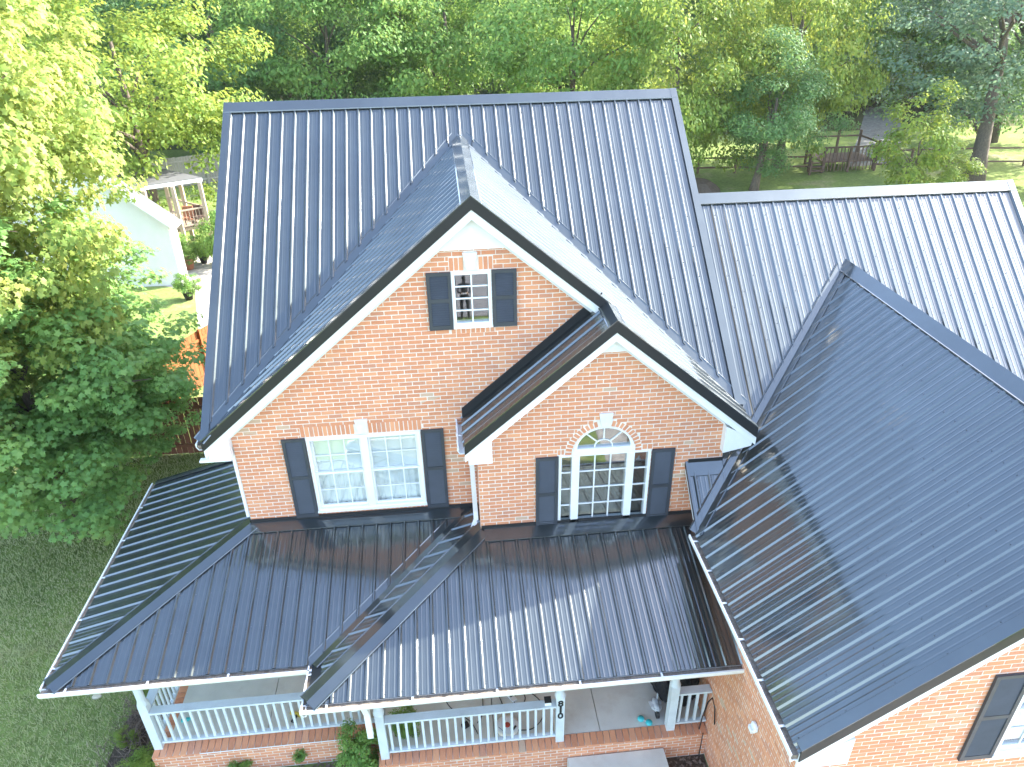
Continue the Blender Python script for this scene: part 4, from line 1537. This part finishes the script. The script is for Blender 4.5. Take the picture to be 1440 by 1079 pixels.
# wood behind
kinds = ['dark', 'green', 'green2', 'yellow', 'dark', 'blue']
LBL = {'dark': 'dark green tree in the back row of the wood', 'green': 'mid green tree in the back row of the wood', 'green2': 'mid green tree in the back row of the wood',
       'yellow': 'yellow green tree in the back row of the wood', 'blue': 'blue green tree in the back row of the wood'}
g_ = random.Random(5)
row = []
for i in range(17):
    row.append((-36 + i * 6.3 + g_.uniform(-1.5, 1.5), 58 + g_.uniform(-3, 4)))
for i in range(15):
    row.append((-44 + i * 8.2 + g_.uniform(-2, 2), 72 + g_.uniform(-3, 4)))
for i, (x, y) in enumerate(row):
    kd = kinds[g_.randrange(6)] if y < 65 else kinds[g_.randrange(3)]
    tree('wood_tree', LBL[kd], x, y, kd, 19, 5.8 + g_.uniform(-.6, 1.2), 7.5 + g_.uniform(-.5, 1.5), 9.0, .3, g_.uniform(0, 6), group='trees of the wood behind the house', limbs=5)
tree('wood_tree', 'dark green tree between the neighbouring house and the wood', -20, 44, 'dark', 16, 6, 7, 7.5, .3, 2)
tree('wood_tree', 'mid green tree far beyond the gravel clearing', 50, 58, 'green', 17, 7, 8, 8, .3, 1)
tree('wood_tree', 'dark green tree at the far right behind the blue green tree', 44, 42, 'dark', 16, 6.5, 8, 7.5, .3, 1.4)

# ------------------------------------------------------------------ neighbouring house with covered deck
nb = empty('white_house', (-11, 23, GR), 'white neighbouring house with grey covered deck seen behind the near maple', 'house')
nbw = MB().prism([(-7.95, 20.9, GR), (-7.95, 20.9, 2.3), (-11.9, 20.9, 5.75), (-15.9, 20.9, 2.3), (-15.9, 20.9, GR)], (0, .2, 0)).build('wall', M['nbr_white'], nb)
MB().box(-8.15, -7.95, 21.1, 21.8, GR, 2.3).build('wall', M['nbr_white'], nb)
for s, xe in ((1, -7.6), (-1, -16.2)):
    MB().prism([(xe, 20.6, 2.12), (-11.9, 20.6, 5.88), (-11.9, 20.6, 6.06), (xe, 20.6, 2.30)], (0, .7, 0)).build('roof', M['felt'], nb)
    MB().prism([(xe, 20.56, 1.98), (-11.9, 20.56, 5.74), (-11.9, 20.56, 6.05), (xe, 20.56, 2.29)], (0, .038, 0)).build('bargeboard', M['white'], nb)
MB().box(-7.62, -7.50, 20.6, 21.3, 2.1, 2.24).build('gutter', M['white'], nb)
pr = [(-13.4, 28.9), (-11.75, 29.7), (-7.83, 26.2), (-10.4, 24.8)]
MB().prism([(x, y, 2.62) for x, y in pr], (0, 0, .16)).build('porch_roof', M['white'], nb)
MB().prism([(x, y, 2.785) for x, y in pr], (0, 0, .02)).build('roof_sheet', M['felt'], nb)
MB().prism([(x, y, .45) for x, y in pr], (0, 0, .14)).build('deck', M['porch_wood'], nb)
for x, y, zb in ((-7.95, 26.05, GR), (-10.1, 24.85, GR), (-9.2, 27.1, GR), (-10.3, 28.2, GR), (-9.0, 25.4, GR)):
    MB().box(x - .08, x + .08, y - .08, y + .08, zb, 2.62).build('porch_post', M['porch_wood'], nb)
rl = MB()
for (xa, ya), (xb, yb) in (((-10.1, 24.85), (-9.0, 25.4)), ((-9.0, 25.4), (-7.95, 26.05)), ((-7.95, 26.05), (-9.2, 27.1)), ((-9.2, 27.1), (-10.3, 28.2))):
    for z in (.72, 1.45):
        d = V((xb - xa, yb - ya, 0))
        rl.obox(((xa + xb) / 2, (ya + yb) / 2, z), d / 2, V((-d.y, d.x, 0)).normalized() * .03, (0, 0, .035))
    for i in range(1, 8):
        x, y = xa + (xb - xa) * i / 8, ya + (yb - ya) * i / 8
        rl.box(x - .012, x + .012, y - .012, y + .012, .75, 1.43)
rl.build('railing', M['porch_wood'], nb)
sheet('patio', [(-8.9, 21), (-7.2, 20), (-4.2, 10.2), (-2.6, 10.2), (-2.6, 14), (-6.3, 24.9), (-8.4, 25.3)], GR - .004, 'paving')


def potted(x, y, label, s, kind='shrub', potmat='terracotta', z=GR):
    t = empty('potted_plant', (x, y, z), label, 'plant', 'pots around the neighbouring deck')
    MB().lathe((x, y, z), [(.16 * s, 0), (.24 * s, .36 * s), (.26 * s, .38 * s), (.22 * s, .38 * s)], 14).build('pot', M[potmat], t, smooth=True)
    o = link('foliage', CROWNS[kind][0], t)
    o.location = (0, 0, .75 * s)
    o.scale = (.55 * s, .55 * s, .55 * s)
    return t


potted(-8.25, 22.9, 'leafy plant in a brown pot beside the white wall corner', 1.3)
potted(-7.75, 23.6, 'small plant in a black pot beside the brown pot', .8, 'shrub', 'black')
potted(-7.2, 19.2, 'small plant in a black square planter on the pale path', .9, 'shrub', 'black')
tree('shrub', 'upright green shrub beside the path left of the main roof', -6.6, 23.0, 'shrub', 2.6, .85, .8, 1.35, .06, 1.0, cat='shrub', limbs=4)
tree('shrub', 'low green shrub at the foot of the deck post', -7.4, 26.6, 'shrub', 1.6, .8, .3, .9, .05, 2.0, cat='shrub', limbs=4)
for i, (x, y, m_) in enumerate(((-8.8, 25.9, 'terracotta'), (-8.35, 26.05, 'brown_wood'))):
    t = empty('deck_chair', (x, y, .59), ('orange' if i == 0 else 'brown') + ' seat behind the railing of the neighbouring deck', 'chair')
    MB().box(x - .25, x + .25, y - .25, y + .25, .95, 1.02).build('seat', M[m_], t)
    MB().box(x - .25, x + .25, y + .2, y + .27, 1.0, 1.5).build('backrest', M[m_], t)
    for sx in (-.22, .22):
        for sy in (-.2, .2):
            MB().box(x + sx - .02, x + sx + .02, y + sy - .02, y + sy + .02, .59, .95).build('leg', M['brown_wood'], t)


# ------------------------------------------------------------------ fences
def board_fence(name, label, a, b, h, mat, bw=.14, gap=.012, individual=True, rails=True, post_step=2.4, z=GR, postmat=None):
    a, b = V((*a, z)), V((*b, z))
    d = b - a
    L = d.length
    d.normalize()
    s = V((-d.y, d.x, 0))
    up = V((0, 0, 1))
    t = empty(name, tuple((a + b) / 2), label, 'fence')
    n = int(L / (bw + gap))
    step = L / n
    me = None
    joined = MB()
    for i in range(n):
        c = a + d * step * (i + .5) + up * (h / 2 + .03)
        if individual:
            if me is None:
                o = MB().obox((0, 0, 0), d * bw / 2, s * .009, up * h / 2).build('fence_board', M[mat], None)
                me = o.data
                o.parent = t
            else:
                o = link('fence_board', me, t)
            o.location = c - t.location + s * random.uniform(-.004, .004) + up * random.uniform(-.01, .01)
        else:
            joined.obox(c + up * random.uniform(-.015, .015), d * bw / 2, s * .009, up * h / 2)
    if not individual:
        joined.build('fence_boards', M[mat], t, 'stuff')
    if rails:
        for zz in (.3, h - .25):
            MB().obox((a + b) / 2 - s * .03 + up * zz, d * L / 2, s * .02, up * .045).build('rail', M[postmat or mat], t)
    k_ = max(1, round(L / post_step))
    for i in range(k_ + 1):
        c = a + d * L * i / k_ - s * .06
        MB().obox(c + up * (h / 2 + .05), d * .045, s * .045, up * (h / 2 + .05)).build('fence_post', M[postmat or mat], t)
    return t


board_fence('wooden_fence', 'sunlit orange board fence between the near maple and the house', (-5.5, 9.8), (-3.5, 14.0), 1.8, 'cedar')
board_fence('wooden_fence', 'shaded dark red board fence meeting the left side of the house', (-7.2, 7.75), (-.05, 7.7), 1.75, 'redwood')
board_fence('wooden_fence', 'silvered board fence along the back lawn at left', (-17.5, 36.0), (-7.5, 41.0), 1.8, 'grey_wood', individual=False)
board_fence('wooden_fence', 'far reddish brown fence at the foot of the wood', (-22, 54.5), (-8, 55.5), 2.0, 'redwood', individual=False)


def rail_fence(label, pts, h=1.1, mat='brown_wood', rails=(.35, .95), step=2.6):
    t = empty('rail_fence', (*pts[0], GR), label, 'fence')
    for (xa, ya), (xb, yb) in zip(pts[:-1], pts[1:]):
        d = V((xb - xa, yb - ya, 0))
        L = d.length
        s = V((-d.y, d.x, 0)).normalized()
        for z in rails:
            MB().obox(((xa + xb) / 2, (ya + yb) / 2, GR + z), d / 2, s * .03, (0, 0, .05)).build('rail', M[mat], t)
        n = max(1, round(L / step))
        for i in range(n + 1):
            x, y = xa + d.x * i / n, ya + d.y * i / n
            MB().box(x - .06, x + .06, y - .06, y + .06, GR, GR + h).build('fence_post', M[mat], t)
    return t


rail_fence('low brown rail fence left of the wooden footbridge', [(17.5, 36.6), (26.9, 35.6)])
rail_fence('brown rail fence right of the wooden footbridge', [(31.2, 35.6), (38.5, 35.2), (46, 34.0)], 1.3, rails=(.3, 1.15))
MB().lathe((18.5, 32.6, GR), [(1.5, 0), (1.2, .25), (.8, .5), (.25, .62)], 11).build('mulch_pile', M['soil'], None)
tag(bpy.data.objects['mulch_pile'], 'dark brown mound of mulch beside the right end of the main roof', 'mound')
sheet('gravel_clearing', [(29.9, 36.4), (33.2, 36.8), (39.4, 45.7), (46, 58), (43, 58), (35.0, 44.6)], GR - .004, 'gravel')
fb = empty('footbridge', (29, 35.5, GR), 'small brown wooden footbridge with steps and lattice rail on the back lawn', 'footbridge')
for i in range(14):
    MB().box(27.6 + i * .25, 27.83 + i * .25, 35.2, 37.6, GR + .62, GR + .68).build('deck_board', M['brown_wood'], fb)
for i in range(3):
    MB().box(26.6 + .0, 27.6, 34.8 - i * .0 + i * .28, 35.08 + i * .28, GR + .18 * (i + 1), GR + .18 * (i + 1) + .05).build('step', M['brown_wood'], fb)
for x, y, h in ((26.6, 34.8, .9), (27.6, 35.2, 1.6), (29.3, 35.2, 1.6), (31.1, 35.2, 1.9), (31.1, 37.6, 2.1), (27.6, 37.6, 2.0), (29.6, 37.6, 2.6)):
    MB().box(x - .06, x + .06, y - .06, y + .06, GR, GR + h).build('post', M['brown_wood'], fb)
for a, b, z in (((27.6, 35.2), (31.1, 35.2), 1.55), ((31.1, 35.2), (31.1, 37.6), 1.75), ((27.6, 37.6), (31.1, 37.6), 1.75), ((26.6, 34.8), (27.6, 35.2), 1.0)):
    d = V((b[0] - a[0], b[1] - a[1], 0))
    MB().obox(((a[0] + b[0]) / 2, (a[1] + b[1]) / 2, GR + z), d / 2, V((-d.y, d.x, 0)).normalized() * .03, (0, 0, .05)).build('rail', M['brown_wood'], fb)
lt = MB()
for i in range(15):
    x = 27.7 + i * .235
    lt.box(x - .03, x + .03, 35.17, 35.19, GR + .1, GR + 1.5)
lt.build('lattice', M['brown_wood'], fb)

# ------------------------------------------------------------------ things on and around the porch
MB().box(4.93, 6.53, -2.95, -2.48, GR, FL - .29).build('step_block', M['concrete'], None)
tag(bpy.data.objects['step_block'], 'pale concrete step block against the brick porch base', 'step')
MB().obox((.55, -2.42, GR + .07), (.82, .10, 0), (-.01, .075, 0), (0, 0, .075)).build('timber_edging', M['timber'], None)
tag(bpy.data.objects['timber_edging'], 'grey weathered timber lying along the bed before the porch', 'timber')


def rock(name, label, c, r, mat, seed):
    g = random.Random(seed)
    import bmesh
    bm = bmesh.new()
    bmesh.ops.create_icosphere(bm, subdivisions=2, radius=1)
    for v in bm.verts:
        f = 1 + g.uniform(-.12, .12)
        v.co = Vector((v.co.x * r[0] * f, v.co.y * r[1] * f, v.co.z * r[2] * f))
    me = bpy.data.meshes.new(name)
    bm.to_mesh(me)
    bm.free()
    o = link(name, me, None, M[mat])
    o.location = c
    return tag(o, label, 'stone')


rock('rock', 'rounded grey rock below the porch downspout', (1.72, -2.30, GR + .10), (.12, .10, .15), 'stone', 3)
rock('flat_stone', 'larger pale flat stone on the left lawn', (-3.62, -.02, GR + .01), (.11, .09, .03), 'tan_stone', 4)
rock('flat_stone', 'smaller pale flat stone beside the larger one on lawn', (-3.45, -.16, GR + .01), (.09, .06, .03), 'tan_stone', 5)


def plant(name, label, x, y, s, hz, kind='shrub', cat='plant', z=GR):
    t = empty(name, (x, y, z), label, cat)
    o = link('foliage', CROWNS[kind][0], t)
    o.location = (0, 0, hz * .9)
    o.scale = (s, s, hz)
    o.rotation_euler = (0, 0, x * 3)
    mb = MB()
    g = random.Random(int(x * 100))
    for i in range(6):
        a = g.uniform(0, 6.28)
        mb.tube([(x, y, z - .02), (x + .4 * s * math.cos(a), y + .4 * s * math.sin(a), z + hz)], [.012, .005], 5)
    mb.build('stem', M['bark'], t)
    return t


plant('bush', 'leafy green bush growing up between the porch downspout and railing', 1.56, -2.18, .34, .62, cat='bush')
plant('bush', 'dark green bush growing behind the second porch post', 2.35, -2.0, .22, .4, cat='bush', z=FL - .02)
plant('weed', 'bright weed against the brick porch base left of the timber', -.42, -2.08, .19, .22)
plant('weed', 'tiny weed growing out of the brick base above the timber', .56, -1.97, .10, .16, z=-.32)
plant('weed', 'low weeds in front of the rock', 1.2, -2.35, .20, .10)
plant('bush', 'yellow green bush at the foot of the left porch corner', -2.05, -1.95, .42, .26, 'bush', 'bush')
plant('weed', 'small light green weed in the dry bed left of the porch', -2.55, -1.2, .2, .18, 'bush')
plant('weed', 'sprawling weed in the bed by the left railing', -2.3, -.35, .28, .16, 'bush')
# dry twiggy bush
db = empty('dry_bush', (-2.45, -1.0, GR), 'brown leafless dry bush in the bed left of porch', 'bush')
tw = MB()
g = random.Random(9)
for i in range(150):
    x, y = -2.4 + g.gauss(0, .22), -1.0 + g.gauss(0, .5)
    a, l = g.uniform(0, 6.28), g.uniform(.2, .5)
    p = V((x, y, GR))
    q = p + V((math.cos(a) * l * .6, math.sin(a) * l * .6, g.uniform(.12, .38)))
    tw.tube([p, p.lerp(q, .5) + V((0, 0, .05)), q], [.007, .005, .002], 4)
    for j in range(2):
        e = q + V((g.uniform(-.12, .12), g.uniform(-.12, .12), g.uniform(0, .1)))
        tw.tube([p.lerp(q, .6), e], [.004, .0015], 3)
tw.build('twigs', M['twig'], db, 'stuff')


def cord(label, pts, r=.008, z=FL):
    P = []
    pts = [V((x, y, z + r + .001)) for x, y in pts]
    n = len(pts)
    for i in range(n - 1):
        p0, p1, p2, p3 = pts[max(i - 1, 0)], pts[i], pts[i + 1], pts[min(i + 2, n - 1)]
        for j in range(6):
            t = j / 6
            P.append(.5 * ((2 * p1) + (p2 - p0) * t + (2 * p0 - 5 * p1 + 4 * p2 - p3) * t * t + (3 * p1 - p0 - 3 * p2 + p3) * t ** 3))
    P.append(pts[-1])
    o = MB().tube(P, r, 6).build('extension_cord', M['black'], None, smooth=True)
    return tag(o, label, 'cord')


cord('black cord looping on the porch floor near the second post', [(2.62, -1.1), (2.75, -1.32), (2.95, -1.2), (2.98, -1.4), (3.1, -1.6), (3.38, -1.85), (3.5, -2.1)])
cord('black cord tangled in the middle of the porch floor', [(3.1, -.9), (3.25, -1.3), (3.5, -1.42), (3.6, -1.2), (3.42, -1.0), (3.6, -1.3), (3.6, -1.7), (3.5, -1.9)])
cord('black cord curving under the rail beside the white power strip', [(3.66, -1.0), (3.85, -1.3), (3.95, -1.6), (3.95, -1.8)])
cord('black cord running past the white power strip to the reel', [(3.8, -1.0), (4.2, -1.25), (4.35, -1.5), (4.22, -1.68), (4.15, -1.5), (4.35, -1.35), (4.6, -1.6), (4.6, -1.9), (4.4, -2.1), (4.15, -2.1)])
tag(MB().obox((3.30, -1.93, FL + .025), (.05, .03, 0), (-.02, .04, 0), (0, 0, .025)).build('cord_plug', M['black'], None), 'black plug lying at the end of the tangled cord', 'plug')
ps = empty('power_strip', (4.08, -1.42, FL), 'white power strip lying among black cords on porch floor', 'power strip')
MB().obox((4.08, -1.42, FL + .02), (.09, -.13, 0), (.035, .024, 0), (0, 0, .02)).build('body', M['white'], ps)
MB().obox((4.10, -1.45, FL + .043), (.02, -.03, 0), (.02, .014, 0), (0, 0, .004)).build('socket', M['black'], ps)
rc = empty('round_case', (3.99, -2.04, FL), 'white round case with red centre lying behind the balusters', 'case')
MB().lathe((3.99, -2.04, FL), [(.17, 0), (.19, .03), (.19, .07), (.16, .10), (.10, .11)], 24).build('case', M['white'], rc, smooth=True)
MB().lathe((3.99, -2.06, FL + .105), [(.05, 0), (.045, .02), (.02, .025)], 12).build('hub', M['red'], rc)
for s in (-1, 1):
    MB().obox((3.99 + s * .11, -2.12, FL + .10), (.03 * s, .035, 0), (.012, -.01, 0), (0, 0, .01)).build('grip', M['black'], rc)
dr = empty('power_drill', (.46, -1.42, FL), 'yellow and black drill lying on the porch floor', 'drill')
MB().tube([(.36, -1.38, FL + .04), (.50, -1.42, FL + .04), (.60, -1.50, FL + .04)], [.03, .04, .025], 8).build('body', M['yellow'], dr)
MB().tube([(.48, -1.42, FL + .04), (.42, -1.56, FL + .04)], [.025, .03], 8).build('handle', M['black'], dr)
tl = empty('teal_bottle', (-1.40, -1.32, FL), 'teal bottle lying in the left corner of the porch', 'bottle')
MB().tube([(-1.45, -1.33, FL + .035), (-1.34, -1.31, FL + .035), (-1.30, -1.30, FL + .035), (-1.27, -1.295, FL + .035)], [.033, .033, .014, .014], 10).build('body', M['teal'], tl)
tt = empty('turquoise_toy', (6.3, -2.15, FL), 'turquoise two ended plastic toy at the edge of the porch opening', 'toy')
for i, (x, y) in enumerate(((6.22, -2.13), (6.335, -2.215))):
    MB().lathe((x, y, FL + .005), [(.045, 0), (.06, .02), (.05, .05), (.02, .06)], 10).build('lobe', M['teal'], tt, smooth=True)
MB().tube([(6.23, -2.14, FL + .025), (6.28, -2.17, FL + .03), (6.33, -2.21, FL + .025)], .015, 6).build('grip', M['grey_plastic'], tt)
# little solar lamp on the railing
sl_ = empty('solar_light', (4.62, -2.31, FL + .894), 'small black and white solar light standing on the rail beside the number post', 'lamp')
MB().box(4.57, 4.67, -2.35, -2.27, FL + .895, FL + .96).build('body', M['white'], sl_)
MB().prism([(4.565, -2.355, FL + .962), (4.675, -2.355, FL + .962), (4.675, -2.255, FL + .985), (4.565, -2.255, FL + .985)], (0, 0, .012)).build('panel', M['black'], sl_)

# folded push cart in black bags in the right corner of the porch
ct = empty('folded_pushchair', (6.85, -1.7, FL), 'black folded pushchair with grey wheels in the right porch corner', 'pushchair')
def lump(name, c, r, mat, seed, parent):
    import bmesh
    g = random.Random(seed)
    bm = bmesh.new()
    bmesh.ops.create_icosphere(bm, subdivisions=3, radius=1)
    ph = [g.uniform(0, 6) for _ in range(6)]
    for v in bm.verts:
        q = v.co
        f = 1 + .13 * math.sin(q.x * 5 + ph[0]) + .11 * math.sin(q.y * 6 + ph[1]) + .10 * math.sin(q.z * 7 + ph[2]) + .05 * math.sin((q.x + q.z) * 13 + ph[3])
        v.co = Vector((q.x * r[0] * f, q.y * r[1] * f, q.z * r[2] * f))
    me = bpy.data.meshes.new(name)
    bm.to_mesh(me)
    bm.free()
    o = link(name, me, parent, M[mat])
    o.location = V(c) - origin_of(parent)
    return o
lump('seat_fabric', (6.66, -1.62, FL + .40), (.17, .36, .38), 'black_fabric', 4, ct)
lump('hood', (6.62, -1.25, FL + .62), (.22, .28, .30), 'black_fabric', 6, ct)
for s in (-1, 1):
    MB().tube([(6.66 + s * .16, -2.08, FL + .10), (6.74 + s * .14, -1.7, FL + .45), (6.82 + s * .16, -1.2, FL + .95), (6.86 + s * .16, -1.05, FL + 1.0)], .014, 7).build('frame_tube', M['grey_plastic'], ct)
    MB().lathe((6.66 + s * .16, -2.10, FL + .085), [(.03, -.02), (.084, -.022), (.084, .022), (.03, .02)], 16, 'X').build('wheel', M['black'], ct)
    MB().lathe((6.84 + s * .19, -1.35, FL + .11), [(.04, -.025), (.11, -.022), (.11, .022), (.04, .025)], 18, 'X').build('wheel', M['black'], ct)
lump('basket', (6.50, -1.98, FL + .16), (.10, .13, .07), 'grey_plastic', 8, ct)
lump2 = empty('black_sack', (7.03, -1.75, FL), 'bulging black sack between the pushchair and the brick garage wall', 'sack')
lump('bag', (7.02, -1.72, FL + .42), (.20, .42, .44), 'black_fabric', 12, lump2)
lump('bag_neck', (7.03, -1.55, FL + .86), (.08, .10, .12), 'black_fabric', 13, lump2)
hs = empty('bent_hose', (7.2, -2.44, FL), 'thin bent black hose leaning over the short railing', 'hose')
MB().tube([(7.13, -2.40, FL), (7.14, -2.42, FL + .35), (7.17, -2.46, FL + .75), (7.20, -2.52, FL + .93), (7.22, -2.62, FL + .80), (7.23, -2.68, FL + .50)], .011, 7).build('hose_tube', M['black'], hs, smooth=True)
MB().tube([(7.16, -2.49, -.48), (7.165, -2.49, FL + .02)], .008, 6).build('hose_end', M['black'], hs)


# ------------------------------------------------------------------ the drone's operator out in the front yard, mirrored in the gable window
def person(loc):
    root = empty('person', loc, 'person in black clothes holding a remote control before the house', 'person')
    J = {'pelvis': (0, 0, .93, .125), 'belly': (0, .01, 1.08, .12), 'chest': (0, .02, 1.28, .14), 'neck': (0, .01, 1.46, .055), 'head0': (0, .0, 1.55, .075), 'head1': (0, .02, 1.66, .095), 'crown': (0, .01, 1.74, .06)}
    E_ = [('pelvis', 'belly'), ('belly', 'chest'), ('chest', 'neck'), ('neck', 'head0'), ('head0', 'head1'), ('head1', 'crown')]
    for s, n in ((-1, 'l'), (1, 'r')):
        J.update({n + 'sh': (s * .19, .0, 1.39, .06), n + 'el': (s * .25, .08, 1.12, .045), n + 'wr': (s * .08, .32, 1.15, .03), n + 'ha': (s * .05, .38, 1.17, .035),
                  n + 'hip': (s * .10, 0, .88, .095), n + 'kn': (s * .12, .03, .48, .065), n + 'an': (s * .13, -.02, .09, .045), n + 'to': (s * .15, .14, .035, .035)})
        E_ += [('chest', n + 'sh'), (n + 'sh', n + 'el'), (n + 'el', n + 'wr'), (n + 'wr', n + 'ha'), ('pelvis', n + 'hip'), (n + 'hip', n + 'kn'), (n + 'kn', n + 'an'), (n + 'an', n + 'to')]
    names = list(J)
    me = bpy.data.meshes.new('body')
    me.from_pydata([J[n][:3] for n in names], [(names.index(a), names.index(b)) for a, b in E_], [])
    o = link('body', me, root)
    me.materials.append(M['cloth_dark'])
    sk = o.modifiers.new('skin', 'SKIN')
    for i, n in enumerate(names):
        me.skin_vertices[0].data[i].radius = (J[n][3], J[n][3])
        me.skin_vertices[0].data[i].use_root = n == 'pelvis'
    sb = o.modifiers.new('sub', 'SUBSURF')
    sb.levels = sb.render_levels = 1
    L0 = origin_of(root)
    MB().lathe(V((0, .035, 2.15)) + L0, [(.02, -.12), (.07, -.09), (.085, -.02), (.08, .05), (.05, .085)], 12).build('face', M['skin'], root, smooth=True)
    for s in (-1, 1):
        MB().tube([V((s * .10, .30, 1.15)) + L0, V((s * .06, .38, 1.17)) + L0], [.032, .036], 8).build('hand', M['skin'], root)
    MB().obox(V((0, .40, 1.18)) + L0, (.09, 0, 0), (0, .05, .02), (0, -.01, .02)).build('remote_control', M['grey_plastic'], root)
    return root


person((4.02, -15.75, GR))


# ------------------------------------------------------------------ thin morning haze
hz = MB().box(-70, 75, -40, 95, GR - 1.2, 24).build('haze', None, None, 'stuff')
hm = bpy.data.materials.new('haze')
hm.use_nodes = True
hm.node_tree.nodes.clear()
pv = hm.node_tree.nodes.new('ShaderNodeVolumePrincipled')
pv.inputs['Color'].default_value = (0.93, 0.96, 1.0, 1)
pv.inputs['Density'].default_value = 0.00016
pv.inputs['Anisotropy'].default_value = 0.2
ho = hm.node_tree.nodes.new('ShaderNodeOutputMaterial')
hm.node_tree.links.new(pv.outputs[0], ho.inputs['Volume'])
hz.data.materials.append(hm)
